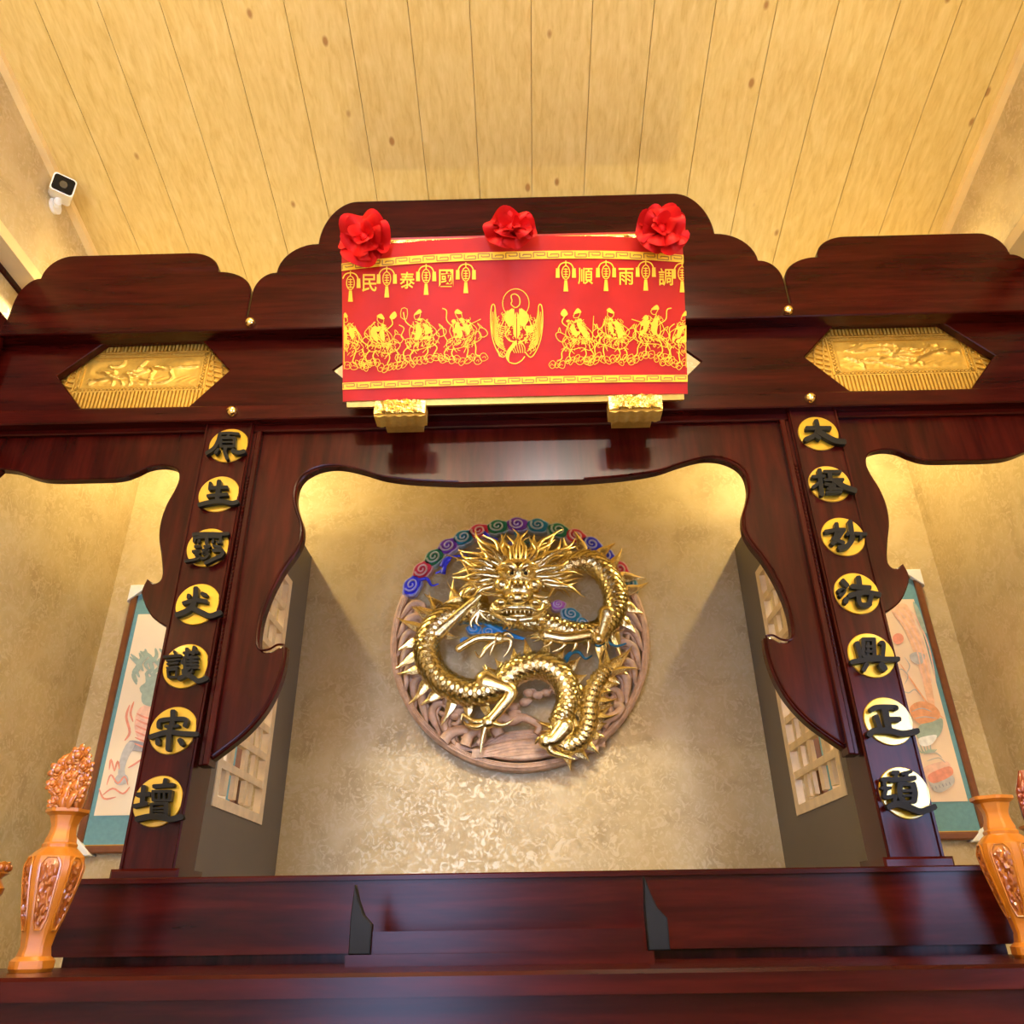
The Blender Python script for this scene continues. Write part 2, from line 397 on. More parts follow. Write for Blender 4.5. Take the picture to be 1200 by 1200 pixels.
# crest boards
def lobe(p0, p1, n=10): return [(p0[0]+(p1[0]-p0[0])*(1-math.cos(PI/2*i/n)), p0[1]+(p1[1]-p0[1])*math.sin(PI/2*i/n)) for i in range(n+1)]
YC = 2.21
def S2(l): return [(a*2.2, HC+t*2.2) for a, t in l]
half = lobe((.4515, .968), (.416, 1.0125)) + lobe((.416, 1.0125), (.35, 1.079)) + lobe((.35, 1.079), (.288, 1.183), 14)
cc = [(.4515, .885)] + half
MB().prism([S2(cc + [(-a, t) for a, t in cc[::-1]])], YC, YC+.035, .004).build('crest_board', 'rosewood_h', arch)
for s, fe, se, en in ((-1, .7833, .8296, .862), (1, .806, .848, .882)):
    inner = [(.455, .885)] + lobe((.455, .968), (.5195, 1.0195)) + lobe((.5195, 1.0195), (.576, 1.066))
    outer = [(en, .885)] + lobe((en, .955), (se, 1.014)) + lobe((se, 1.016), (fe, 1.066))
    pl = [(s*a, t) for a, t in inner + outer[::-1]]
    MB().prism([S2(pl)], YC+.004, YC+.035, .004).build('crest_board', 'rosewood_h', arch)
# pillars with plinth, edge bead
for s in (-1, 1):
    q = [(.4135, .05), (.4785, .05), (.482, .70), (.407, .70)]
    pl = [(s*a*2.2, HC+t*2.2) for a, t in q]; pl = [(a, max(z, ZA)) for a, z in pl]; pl = [(a, min(z, zl0+.004)) for a, z in pl]
    post = MB().prism([pl], 2.195, 2.33, .004).build('pillar', 'rosewood_v', arch)
    x0, x1 = sorted((s*.408*2.2, s*.4835*2.2))
    MB().prism([[(x0-.005, ZA), (x1+.005, ZA), (x1+.005, ZA+.032), (x0-.005, ZA+.032)]], 2.182, 2.345, .006).build('plinth', 'rosewood_h', post)
    for e in ((.4165, .4105), (.4755, .4785)):
        MB().bar((s*e[0]*2.2, 2.193, ZA+.032), (s*e[1]*2.2, 2.193, zl0), .006, .008, (0, 1, 0)).build('edge_bead', 'rosewood_v', post)
# centre spandrel board with the cusped opening
YSP = 2.222
tr = [(245, 893), (263, 880), (290, 858), (312, 832), (326, 805), (334, 778), (336, 758)]
tr2 = [(336, 758), (328, 758), (319, 763), (309, 764), (304, 757), (304.5, 742), (309, 720), (319, 694), (333, 668), (346, 650), (354, 634), (355, 616), (350, 600), (347, 585), (350, 568), (360, 556), (378, 548), (400, 546.5), (426, 552), (452, 559.5), (490, 564), (540, 566)]
lft = [XZ(*p, YSP) for p in crom(tr, 4) + crom(tr2, 4)[1:]]
zm = lft[-1][1]
top = zl0+.005
outl = [(-.4*2.2, top), (-.4*2.2, lft[0][1])] + lft + [(-a, z) for a, z in lft[::-1]] + [(.4*2.2, lft[0][1]), (.4*2.2, top)]
MB().prism([outl], YSP, YSP+.032, .004).build('centre_spandrel', 'rosewood_v', arch)
# raised edge line following the opening
edge = [Vector((a, YSP-.001, z)) for a, z in [(a+.006, z+.004) if False else (a, z) for a, z in lft]]
for s in (1, -1):
    pts = [Vector((s*(p.x-.008), p.y, p.z+.006)) for p in edge]
    MB().tube(pts, .0035, 5).build('edge_bead', 'rosewood_v', arch)
zb = lft[0][1]-.012
for s in (-1, 1):
    for k, (a, b_, dy) in enumerate(((.409, .4025, .01), (.4025, .394, .0))):
        xa, xb = sorted((s*a*2.2, s*b_*2.2))
        MB().prism([[(xa, zb), (xb, zb), (xb, top-.028), (xa, top-.028)]], 2.2+dy, YSP+.03, .003).build('side_moulding', 'rosewood_v', arch)
    # fine bead row running down the moulding (short turned beads)
    bd = MB()
    for i in range(64):
        z = zb + .25 + i*.0125
        if z < top-.2: bd.ball((s*.4055*2.2, 2.209, z), (.004, .004, .0055), 6, 4)
    o = bd.build('bead_row', 'rosewood_v', arch); o['kind'] = 'stuff'
MB().prism([[(-.409*2.2, top-.028), (.409*2.2, top-.028), (.409*2.2, top), (-.409*2.2, top)]], 2.205, YSP+.03, .004).build('top_moulding', 'rosewood_h', arch)
# outer spandrels
ot = [(192, 733), (178, 723), (169, 707), (166, 692), (172, 678)]
ot2 = [(172, 678), (180, 683), (187, 680), (190, 671), (188.5, 650), (186, 630), (188, 610), (195, 590), (205, 572), (209.5, 559), (206, 549), (190, 545), (172, 547.5), (158, 554), (138, 560), (100, 561.5), (60, 562), (40, 559), (20, 552), (0, 549.5)]
ol = [XZ(*p, YSP) for p in crom(ot, 4) + crom(ot2, 4)[1:]]
for s, en in ((-1, .852), (1, .875)):
    end = [(-.8*2.2, HC+.612*2.2), (-.825*2.2, HC+.60*2.2), (-.835*2.2, HC+.55*2.2), (-en*2.2, HC+.55*2.2), (-en*2.2, top)]
    lp = [(-.478*2.2, top), (-.478*2.2, ol[0][1]-.01)] + ol + end
    if s > 0: lp = mirror(lp)
    MB().prism([lp], YSP, YSP+.03, .004).build('side_spandrel', 'rosewood_v', arch)
    xa, xb = sorted((s*.4835*2.2, s*en*2.2))
    MB().prism([[(xa, top-.022), (xb, top-.022), (xb, top), (xa, top)]], 2.205, YSP+.03, .004).build('top_moulding', 'rosewood_h', arch)
# beams returning along the side walls
for s, xi in ((-1, 1.858), (1, 1.93)):
    xa, xb = sorted((s*xi, s*1.948))
    MB().prism([[(1.3, HC+.70*2.2), (2.2, HC+.70*2.2), (2.2, HC+.905*2.2), (1.3, HC+.905*2.2)]], xb, xa, .004, axis='x').build('return_beam', 'rosewood_v', arch)
# brass studs
for p in ((293.5, 378), (923.5, 364), (272, 482), (949.5, 466.5)):
    c = P(*p, YR-.008); MB().ball(c, .0185, 16, 10).build('brass_stud', 'brass', arch)
# gilded hexagon panels
def hexpanel(hx, seed):
    Yh = 2.268; pts = [XZ(*p, Yh) for p in hx]
    x0, x1 = min(p[0] for p in pts)-.01, max(p[0] for p in pts)+.01; z0, z1 = min(p[1] for p in pts)-.01, max(p[1] for p in pts)+.01
    base = MB().box((x0, Yh, z0), (x1, Yh+.012, z1)).build('gilt_panel', 'gold_panel', arch, smooth=False)
    cx, cz = (pts[0][0]+pts[3][0])/2, (z0+z1)/2; hw, hh = .32*(x1-x0), .19*(z1-z0)
    # landscape plaque relief
    r = random.Random(seed); nx, nz = 110, 40; v = []; f = []
    blobs = [(r.uniform(-1, 1), r.uniform(-1, 1), r.uniform(.05, .16), r.uniform(.5, 1)) for _ in range(26)]
    br = [[(r.uniform(-.9, .3), r.uniform(-.8, .5))] for _ in range(13)]
    for b in br:
        a = r.uniform(-.7, .7)
        for k in range(26): b.append((b[-1][0]+.032*math.cos(a), b[-1][1]+.075*math.sin(a))); a += r.uniform(-.45, .45)
    brn = [np.array(b) for b in br]
    for j in range(nz+1):
        for i in range(nx+1):
            u, w_ = 2*i/nx-1, 2*j/nz-1; h = 0
            for bx, bz, s_, a in blobs: h += a*.35*math.exp(-((u-bx)**2/(s_*s_) + (w_-bz)**2/(4*s_*s_)))
            for b in brn:
                d = ((u-b[:, 0])**2 + ((w_-b[:, 1])*.4)**2).min(); h += .8*math.exp(-d/.0006)
            h += .18*math.sin(u*40+5*math.sin(w_*6))*.5 if w_ < -.35 else 0
            e = min(1, (1-abs(u))*12, (1-abs(w_))*6)
            v.append((cx+u*hw, Yh-.003-.009*min(h, 1.6)*max(e, 0), cz+w_*hh))
    for j in range(nz):
        for i in range(nx): a = j*(nx+1)+i; f.append((a, a+1, a+nx+2, a+nx+1))
    MB().add(v, f).build('relief_plaque', 'gold_panel', base)
    fr = MB()
    for g in (1.07, 1.34):
        gw, gh = hw+hh*(g-1)*1.2, hh*g
        fr.box((cx-gw, Yh-.007, cz+gh), (cx+gw, Yh, cz+gh+.005)); fr.box((cx-gw, Yh-.007, cz-gh-.005), (cx+gw, Yh, cz-gh))
        fr.box((cx-gw-.005, Yh-.007, cz-gh), (cx-gw, Yh, cz+gh)); fr.box((cx+gw, Yh-.007, cz-gh), (cx+gw+.005, Yh, cz+gh))
    fr.build('plaque_border', 'gold_panel', base, smooth=False)
    bd = MB(); g = .0135; gw, gh = hw+hh*.28, hh*1.24
    for row in (1.15, 1.24):
        gh = hh*row; gw = hw+hh*(row-1)*1.2; n = int(2*gw/g)
        for i in range(n+1):
            xx = cx-gw+i*2*gw/n
            for zz in (cz+gh, cz-gh): bd.box((xx-.0045, Yh-.006, zz-.003), (xx+.0045, Yh, zz+.003))
        m = int(2*gh/g)
        for i in range(m+1):
            zz = cz-gh+i*2*gh/m
            for xx in (cx-gw, cx+gw): bd.box((xx-.003, Yh-.006, zz-.0045), (xx+.003, Yh, zz+.0045))
    bd.build('bead_border', 'gold_panel', base, smooth=False)['kind'] = 'stuff'
    rb = MB(); xx = x0
    while xx < x1:
        for za, zb_ in ((cz+hh*1.45, z1), (z0, cz-hh*1.45)):
            rb.box((xx, Yh-.011, za), (xx+.0075, Yh, zb_))
        xx += .0135
    rb.build('rib_row', 'gold_panel', base, smooth=False)['kind'] = 'stuff'
    dg = MB()
    for s in (-1, 1):
        xe = cx+s*(hw+hh*.55)
        for k in range(9):
            za = cz-hh*1.4+k*hh*.36
            dg.bar((xe, Yh-.004, za), (xe+s*.16, Yh-.004, za+.05*(1 if s < 0 else -1)), .0045, .008)
        for k in range(1, 6): dg.bar((xe+s*k*.032, Yh-.004, cz-hh*1.4), (xe+s*(k*.032-.03), Yh-.004, cz+hh*1.4), .0045, .008)
    dg.build('side_lattice', 'gold_panel', base, smooth=False)['kind'] = 'stuff'
hexpanel(hexL, 1); hexpanel(hexR, 5)

# ---------------------------------------------------------------- lettered roundels
CH = []
def ch(c, ox, oy, wpx, *st): CH.append((c, ox, oy, wpx/1200, st))
ch((268, 522), 235, 495, 62, ((430,250),(650,240),(860,255),60), ((440,260),(390,430),(300,580),(130,700),80), ((640,270),(600,330),50), ((460,350),(450,540),60), ((460,345),(780,345),60), ((765,345),(760,550),60), ((470,440),(760,440),40), ((460,540),(760,540),55), ((560,560),(550,680),(600,820),75), ((400,600),(330,690),60), ((720,630),(850,680),(990,650),90))
ch((256.5, 579), 227, 552, 60, ((390,270),(370,430),70), ((375,390),(780,375),75), ((595,230),(560,500),(540,720),100), ((320,580),(780,540),75), ((120,790),(350,730),(650,700),(880,745),(1020,720),95))
ch((243.5, 641.5), 212, 612, 63, ((270,270),(550,250),(900,260),(1050,250),70), ((280,350),(540,320),(900,320),60), ((300,350),(290,430),60), ((880,320),(880,450),60), ((570,260),(570,480),70), ((400,400),(380,450),50), ((720,390),(700,450),50), ((800,420),(820,460),50), ((310,540),(420,530),60), ((520,540),(640,530),60), ((720,520),(880,550),55),
   ((260,650),(400,640),(330,740),(400,760),(300,830),(90,860),60), ((480,620),(620,610),(480,700),(600,700),(540,790),(440,800),55), ((720,620),(920,630),(890,740),(760,800),(540,910),75))
ch((231.5, 708), 200, 680, 63, ((560,170),(550,350),(490,550),(350,680),(130,770),110), ((280,510),(450,460),(600,440),(800,470),85), ((400,320),(390,390),75), ((690,290),(790,330),80), ((500,630),(700,720),(880,790),(1100,720),110))
ch((217.5, 780.5), 188, 750, 60, ((320,260),(350,330),60), ((70,390),(470,360),60), ((140,480),(450,450),45), ((150,560),(400,530),45), ((140,650),(400,620),45), ((160,700),(180,870),50), ((160,700),(390,680),50), ((380,690),(360,860),50), ((180,870),(360,860),50),
   ((540,300),(880,280),60), ((620,200),(620,380),80), ((790,160),(760,330),80), ((600,380),(500,540),70), ((720,380),(720,660),70), ((600,420),(870,400),55), ((600,500),(860,490),55), ((600,570),(860,570),50), ((580,650),(870,640),60), ((560,400),(560,680),60), ((520,720),(720,700),(620,800),(420,900),85), ((540,760),(760,880),(880,960),(1080,890),110))
ch((203, 856), 170, 824, 65, ((600,170),(600,300),110), ((290,520),(320,380),(600,340),(880,350),(850,490),85), ((430,500),(720,490),60), ((100,730),(500,620),(750,650),(1120,670),100), ((590,400),(520,620),(490,1000),100), ((260,780),(270,880),90), ((740,790),(800,890),100))
ch((185, 939), 150, 904, 70, ((180,470),(420,450),90), ((310,300),(280,640),90), ((110,700),(370,640),80), ((750,160),(730,260),80), ((510,300),(900,270),80), ((500,390),(500,580),60), ((500,400),(870,400),55), ((850,400),(830,580),65), ((490,580),(840,575),50), ((620,420),(620,540),50), ((720,420),(720,540),45), ((470,650),(460,860),60), ((480,650),(780,640),55), ((760,640),(760,870),90), ((520,740),(720,730),40), ((520,800),(720,800),40), ((480,870),(740,860),50), ((170,960),(450,900),(700,930),(850,960),(1070,910),110))
ch((959, 508), 930, 484, 65, ((280,320),(800,320),80), ((490,160),(520,330),(470,470),(260,570),95), ((530,390),(750,520),(930,600),(1110,620),110), ((480,480),(570,545),75))
ch((972, 567), 943, 540, 65, ((170,340),(430,330),70), ((320,190),(350,500),(380,730),90), ((330,470),(180,570),70), ((420,230),(780,230),70), ((540,240),(560,400),90), ((430,410),(840,400),60), ((450,500),(600,520),70), ((640,400),(640,560),80), ((500,600),(820,610),60), ((680,430),(850,550),(1100,640),110), ((560,500),(560,680),50), ((480,680),(800,670),50))
ch((988, 629), 958, 600, 62, ((430,260),(440,480),(350,720),95), ((180,440),(450,400),(620,400),80), ((560,460),(430,640),(330,710),90), ((350,590),(600,700),80), ((740,210),(770,420),(790,600),(690,760),(500,810),110), ((690,460),(680,520),60), ((850,480),(1110,500),75), ((1000,520),(990,600),60))
ch((1004, 695.5), 972, 667, 66, ((280,240),(380,350),100), ((200,460),(320,450),(240,560),90), ((370,620),(350,700),100), ((620,170),(650,400),110), ((480,360),(700,380),(870,390),95), ((430,560),(750,490),(1080,540),100), ((620,480),(640,700),(720,760),(880,740),90), ((900,560),(860,730),85))
ch((1021, 768), 988, 736, 68, ((290,300),(370,600),90), ((420,230),(430,570),80), ((400,230),(660,230),70), ((640,240),(650,580),80), ((520,300),(520,560),60), ((780,300),(840,330),(820,600),80), ((480,380),(600,380),50), ((480,480),(620,480),50), ((420,580),(850,580),40), ((180,700),(500,650),(800,640),(1150,640),95), ((500,740),(430,870),85), ((790,750),(870,850),120))
ch((1041, 845), 1006, 812, 74, ((250,320),(350,270),(680,270),(720,300),90), ((500,290),(580,700),120), ((590,500),(790,500),90), ((340,440),(410,660),90), ((210,800),(300,720),(600,720),(850,770),(1130,720),105))
ch((1060, 929), 1025, 894, 75, ((340,180),(450,180),70), ((400,200),(410,300),60), ((520,200),(690,160),60), ((620,180),(580,300),60), ((310,320),(550,300),(760,280),85), ((480,390),(480,600),(560,740),95), ((490,390),(720,400),70), ((720,390),(760,560),(740,720),105), ((520,520),(740,520),50), ((540,610),(740,610),40), ((550,740),(740,720),60), ((150,310),(280,300),80), ((180,330),(200,450),60), ((140,470),(300,470),60), ((220,480),(200,640),(380,620),(380,700),70), ((270,830),(430,770),(650,830),(880,910),(1130,820),110))
def strokes(mb, st, ox, oy, sc, Y, th):
    for k, q in enumerate(st):
        pts = [(ox+a*sc, oy+b*sc) for a, b in q[:-1]]; wd = q[-1]*sc*1.08
        if len(pts) > 2: pts = crom(pts, 5)
        else: pts = [tuple(np.array(pts[0])*(1-i/3)+np.array(pts[1])*i/3) for i in range(4)]
        n = len(pts); a = np.array(pts[0]); d = a-np.array(pts[1]); d = d/np.linalg.norm(d); pts = [tuple(a+d*wd*.3)] + pts
        a = np.array(pts[-1]); d = a-np.array(pts[-2]); d = d/np.linalg.norm(d); pts = pts + [tuple(a+d*wd*.3)]
        n = len(pts); L, R = [], []
        for i in range(n):
            t = np.array(pts[min(i+1, n-1)])-np.array(pts[max(i-1, 0)]); t = t/np.linalg.norm(t); nn = np.array((-t[1], t[0]))
            wi = wd/2*(.62 if i in (0, n-1) else 1.0)
            L.append(np.array(pts[i])+nn*wi); R.append(np.array(pts[i])-nn*wi)
        Yk = Y-.0006*k; v = []
        for i in range(n):
            l = P(*L[i], Yk); r = P(*R[i], Yk)
            v += [l, r, l+Vector((0, th, 0)), r+Vector((0, th, 0))]
        f = []
        for i in range(n-1):
            b = 4*i; f += [(b, b+4, b+5, b+1), (b, b+2, b+6, b+4), (b+1, b+5, b+7, b+3)]
        f += [(0, 1, 3, 2), (4*n-4, 4*n-2, 4*n-1, 4*n-3)]
        mb.add(v, f)
YD = 2.191
for i, (c, ox, oy, sc, st) in enumerate(CH):
    p = P(*c, YD); r = .0655
    circ = [(p.x+r*math.cos(2*PI*k/48), p.z+r*math.sin(2*PI*k/48)) for k in range(48)]
    d = MB().prism([circ], YD-.002, 2.2, .002).build('roundel', 'gold_disc', arch)
    m = MB(); strokes(m, st, ox, oy, sc, YD-.018, .0155)
    m.build('character', 'black_paint', d, smooth=False)

# ================================================================== LAMPS
def downlight(x, y, power, label, color=WARM2, size=.16, tilt=(0, 0), group='ceiling downlights in front of the arch'):
    z = zc(y)
    t = thing('ceiling_downlight', label, 'downlight', (x, y, z-.012), group)
    an = math.atan(.23)
    ring = MB(); n = 28
    for k in range(n):
        a0, a1 = 2*PI*k/n, 2*PI*(k+1)/n
        def q(r, a, d): return (x+r*math.cos(a), y+r*math.sin(a), zc(y+r*math.sin(a))-d)
        ring.add([q(.10, a0, .002), q(.10, a1, .002), q(.10, a1, .012), q(.10, a0, .012), q(.078, a0, .014), q(.078, a1, .014)], [(0, 1, 2, 3), (3, 2, 5, 4)])
    ring.build('trim_ring', 'white_plastic', t)
    d = MB(); d.add([(x+.078*math.cos(2*PI*k/n), y+.078*math.sin(2*PI*k/n), zc(y+.078*math.sin(2*PI*k/n))-.010) for k in range(n)], [tuple(range(n))])
    d.build('diffuser', 'lamp_white', t)
    l = bpy.data.lights.new('downlight_lamp', 'AREA'); l.shape = 'DISK'; l.size = size; l.energy = power; l.color = color
    o = bpy.data.objects.new('downlight_lamp', l); COL.objects.link(o); o.parent = t; o.location = (0, 0, -.02); o.rotation_euler = (tilt[0], tilt[1], 0)
def panel_light(x, y, power, label):
    t = thing('ceiling_panel_light', label, 'ceiling light', (x, y, zc(y)-.03), 'square panel lights in the ceiling before the arch')
    h = .3
    def q(u, v, d): return (x+u, y+v, zc(y+v)-d)
    fr = MB()
    for (u0, u1, v0, v1) in ((-h, h, -h, -h+.02), (-h, h, h-.02, h), (-h, -h+.02, -h+.02, h-.02), (h-.02, h, -h+.02, h-.02)):
        fr.add([q(u0, v0, .001), q(u1, v0, .001), q(u1, v1, .001), q(u0, v1, .001), q(u0, v0, .02), q(u1, v0, .02), q(u1, v1, .02), q(u0, v1, .02)], [(0,1,2,3),(7,6,5,4),(0,4,5,1),(1,5,6,2),(2,6,7,3),(3,7,4,0)])
    fr.build('frame', 'white_plastic', t, smooth=False)
    MB().add([q(-h+.02, -h+.02, .012), q(h-.02, -h+.02, .012), q(h-.02, h-.02, .012), q(-h+.02, h-.02, .012)], [(3, 2, 1, 0)]).build('diffuser', 'lamp_white', t, smooth=False)
    l = bpy.data.lights.new('panel_lamp', 'AREA'); l.shape = 'SQUARE'; l.size = .55; l.energy = power; l.color = WARM2
    o = bpy.data.objects.new('panel_lamp', l); COL.objects.link(o); o.parent = t; o.location = (0, 0, .012); o.rotation_euler = (-math.atan(.23), 0, 0)
for x, y in ((-.62, .72), (.62, .72), (-.9, -2.35), (.9, -2.35)):
        panel_light(x, y, 46 if y > 0 else 230, 'square white panel light flush in the pine ceiling '+('close to the arch' if y > 0 else 'close to the street door'))
for x, pic in ((-1.5, 'scaled beast painting'), (1.5, 'red sun painting')):
    downlight(x*1.07, 2.85, 34, 'small round downlight in the ceiling above the '+pic, WARM, .1, (-.1, 0), 'niche downlights')
# track spotlight aimed at the dragon carving
sx, sy = .2, -2.35; sz = zc(sy)
t = thing('track_spotlight', 'white cylinder spotlight under the pine ceiling aimed at the dragon carving', 'spotlight', (sx, sy, sz))
tgt = Vector((-.02, 3.4, HC+.36)); dv = (tgt-Vector((sx, sy, sz-.12))).normalized(); c0 = Vector((sx, sy, sz-.12))
MB().tube([(sx, sy, sz+.005), (sx, sy, sz-.06), (sx, sy, sz-.11)], [.012, .012, .012], 10).build('stem', 'white_plastic', t)
MB().tube([c0-dv*.09, c0+dv*.07], [.038, .042], 20).build('housing', 'white_plastic', t)
MB().tube([c0+dv*.0705, c0+dv*.073], [.034, .034], 20).build('lamp_face', 'lamp_white', t)
l = bpy.data.lights.new('spot_lamp', 'SPOT'); l.energy = 560; l.color = (1.0, .96, .92); l.spot_size = math.radians(16); l.spot_blend = .8; l.shadow_soft_size = .05
o = bpy.data.objects.new('spot_lamp', l); COL.objects.link(o); o.parent = t; o.location = c0+dv*.08-Vector((sx, sy, sz)); o.rotation_euler = dv.to_track_quat('-Z', 'Y').to_euler()
# unseen warm uplights, put on the partition tops to brighten the ceiling
for x, nm in ((-XP-.055, 'on the partition beside the scaled beast painting'), (XP+.055, 'on the partition beside the red sun painting')):
    z = ZP; y = 2.95
    t = thing('uplight', 'small unseen warm uplight standing '+nm, 'uplight', (x, y, z), 'unseen uplights on the partitions')
    m = MB(); m.tube([(x, y, z), (x, y, z+.02), (x, y, z+.05)], [.03, .03, .045], 16); m.build('cup', 'white_plastic', t)
    MB().ball((x, y, z+.055), .03, 14, 8).build('bulb', 'lamp_white', t)
    l = bpy.data.lights.new('unseen_uplight_lamp', 'AREA'); l.shape = 'DISK'; l.size = .14; l.energy = 9; l.color = WARM
    o = bpy.data.objects.new('unseen_uplight_lamp', l); COL.objects.link(o); o.parent = t; o.location = (0, 0, .1); o.rotation_euler = (PI, 0, 0)
# half-round uplighters added on the side walls, out of view, to brighten the ceiling
for s, nm in ((-1, 'unglazed'), (1, 'windowed')):
    x, y, z = s*XW, .55, HC+1.2
    t = thing('added_sconce', 'added plaster half bowl uplighter on the %s side wall' % nm, 'added wall lamp', (x, y, z), 'added uplighter sconces')
    m = MB(); n = 16; v = []; f = []
    for j in range(7):
        q = j/6; r = .22*math.sin(PI/2*(.25+.75*q))
        for i in range(n+1):
            a = PI*i/n-PI/2; v.append((x-s*r*math.cos(a)*.6, y+r*math.sin(a), z+.13*q))
    for j in range(6):
        for i in range(n): k = j*(n+1)+i; f.append((k, k+1, k+n+2, k+n+1))
    m.add(v, f).build('bowl', 'white_plastic', t)
    l = bpy.data.lights.new('added_sconce_lamp', 'AREA'); l.shape = 'RECTANGLE'; l.size = .12; l.size_y = .4; l.energy = 20; l.color = WARM
    o = bpy.data.objects.new('added_sconce_lamp', l); COL.objects.link(o); o.parent = t; o.location = (-s*.08, 0, .12); o.rotation_euler = (PI-.25, -s*.35, 0)
# ================================================================== PLAQUE, BANNER, ROSETTES
YB0 = 2.08; WB = .536*YB0; YT0 = WB/.596
ZB0, ZT0 = HC + .7305*YB0, HC + 1.0565*YT0
XC0 = (-.2746+.2611)/2*YB0
NB = Vector((0, -(ZT0-ZB0), -(YB0-YT0))).normalized()           # banner normal, towards the camera
def SB(u, v, off=0):                                             # u -.5..5, v 0 bottom .. 1 top
    b = (.006+.030*v)*(1-abs(2*u)**2.6)
    p = Vector((XC0+u*WB, YB0+(YT0-YB0)*v - b, ZB0+(ZT0-ZB0)*v))
    return p + NB*off
def UVB(x, y):
    u, v = (x-604)/402, (465-y)/178
    for _ in range(5):
        q = PROJ(SB(u, v)); e = 1e-3
        qu = PROJ(SB(u+e, v)); qv = PROJ(SB(u, v+e))
        a, b, c, d = (qu[0]-q[0])/e, (qv[0]-q[0])/e, (qu[1]-q[1])/e, (qv[1]-q[1])/e
        D = a*d-b*c; rx, ry = x-q[0], y-q[1]
        u += (d*rx-b*ry)/D; v += (a*ry-c*rx)/D
    return u, v
plq = thing('name_plaque', 'gilt framed plaque leaning forward behind the red embroidered cloth', 'plaque', (XC0, 2.08, ZB0))
def PB(u, v, d): return SB(u*.0, v, 0).lerp(SB(u*.0, v, 0), 0) + Vector((u*WB, 0, 0)) - NB*d if False else Vector((XC0+u*WB, YB0+(YT0-YB0)*v, ZB0+(ZT0-ZB0)*v)) - NB*d
def slab(u0, u1, v0, v1, d0, d1):
    c = [PB(u0, v0, d0), PB(u1, v0, d0), PB(u1, v1, d0), PB(u0, v1, d0), PB(u0, v0, d1), PB(u1, v0, d1), PB(u1, v1, d1), PB(u0, v1, d1)]
    return MB().add(c, [(0,1,2,3),(7,6,5,4),(0,4,5,1),(1,5,6,2),(2,6,7,3),(3,7,4,0)])
slab(-.49, .49, .02, 1.0, .012, .03).build('board', 'red_lacquer', plq, smooth=False)
def carved(u0, u1, v0, v1, d, amp, nu, nv, seed, mat='gold_carved', name='carved_frame'):
    r = random.Random(seed); v = []; f = []
    ph = [(r.uniform(.5, 1)*2*PI, r.uniform(0, 6), r.uniform(6, 22), r.uniform(1, 4)) for _ in range(6)]
    for j in range(nv+1):
        for i in range(nu+1):
            a, b = i/nu, j/nv
            h = sum(math.sin(fx*a*nu/12+p2+2*math.sin(fy*b*3+p1)) for p1, p2, fx, fy in ph)/4
            h += r.uniform(-.5, .5)
            e = min(1, 4*b, 4*(1-b))
            v.append(PB(u0+(u1-u0)*a, v0+(v1-v0)*b, d-amp*(h*.5+.5)*e))
    for j in range(nv):
        for i in range(nu): k = j*(nu+1)+i; f.append((k, k+1, k+nu+2, k+nu+1))
    return MB().add(v, f).build(name, mat, plq, ang=25)
slab(-.5, .5, 1.0, 1.06, .004, .034).build('frame_rail', 'gold_panel', plq, smooth=False)
carved(-.5, .5, 1.002, 1.055, .003, .012, 110, 5, 2)
slab(-.5, .5, 1.06, 1.075, .006, .04).build('red_cap', 'red_lacquer', plq, smooth=False)
slab(-.49, .49, -.035, .02, .006, .034).build('frame_rail', 'gold_panel', plq, smooth=False)
for u in (-.495, .495): slab(u-.005, u+.005, .02, 1.0, .008, .034).build('frame_rail', 'gold_panel', plq, smooth=False)

# gilt brackets that carry the plaque (fixed to the arch)
for (xa, xb, ya, yb) in ((438, 499, 466, 485.5), (714, 774.5, 460, 480)):
    Yk = 2.03; A = P(xa, yb, Yk); Bq = P(xb, ya, Yk); zk0, zk1 = A.z, Bq.z-.012
    br = MB().box((A.x, Yk, zk0), (Bq.x, Yk+.06, zk1-.002)).box((A.x+.02, Yk+.06, zk0+.02), (Bq.x-.02, YR, zk1-.002)).build('plaque_bracket', 'gold_panel', arch, smooth=False)
    r = random.Random(int(xa)); nu, nv = 44, 14; v = []; f = []
    for j in range(nv+1):
        for i in range(nu+1):
            a, b = i/nu, j/nv; h = .5+.5*math.sin(a*26+3*math.sin(b*9))*math.sin(b*8+a*5)+r.uniform(-.3, .3)
            v.append((A.x+(Bq.x-A.x)*a, Yk-.002-.012*h*min(1, 5*a, 5*(1-a)), zk0+(zk1-zk0)*b))
    for j in range(nv):
        for i in range(nu): k = j*(nu+1)+i; f.append((k, k+1, k+nu+2, k+nu+1))
    MB().add(v, f).build('carved_face', 'gold_carved', br, ang=25)
    fl = MB(); n = 30; v = []
    for i in range(n+1):
        a = i/n; h = .006+.008*math.sin(a*PI*5)**2
        v += [(A.x+(Bq.x-A.x)*a, Yk+.004, zk0-h*.6), (A.x+(Bq.x-A.x)*a, Yk+.062, zk0-h*.6), (A.x+(Bq.x-A.x)*a, Yk+.004, zk0), (A.x+(Bq.x-A.x)*a, Yk+.062, zk0)]
    f = []
    for i in range(n): b = 4*i; f += [(b, b+1, b+5, b+4), (b, b+4, b+6, b+2), (b+1, b+3, b+7, b+5)]
    MB().add(v, f).build('scrolled_underside', 'gold_panel', br)

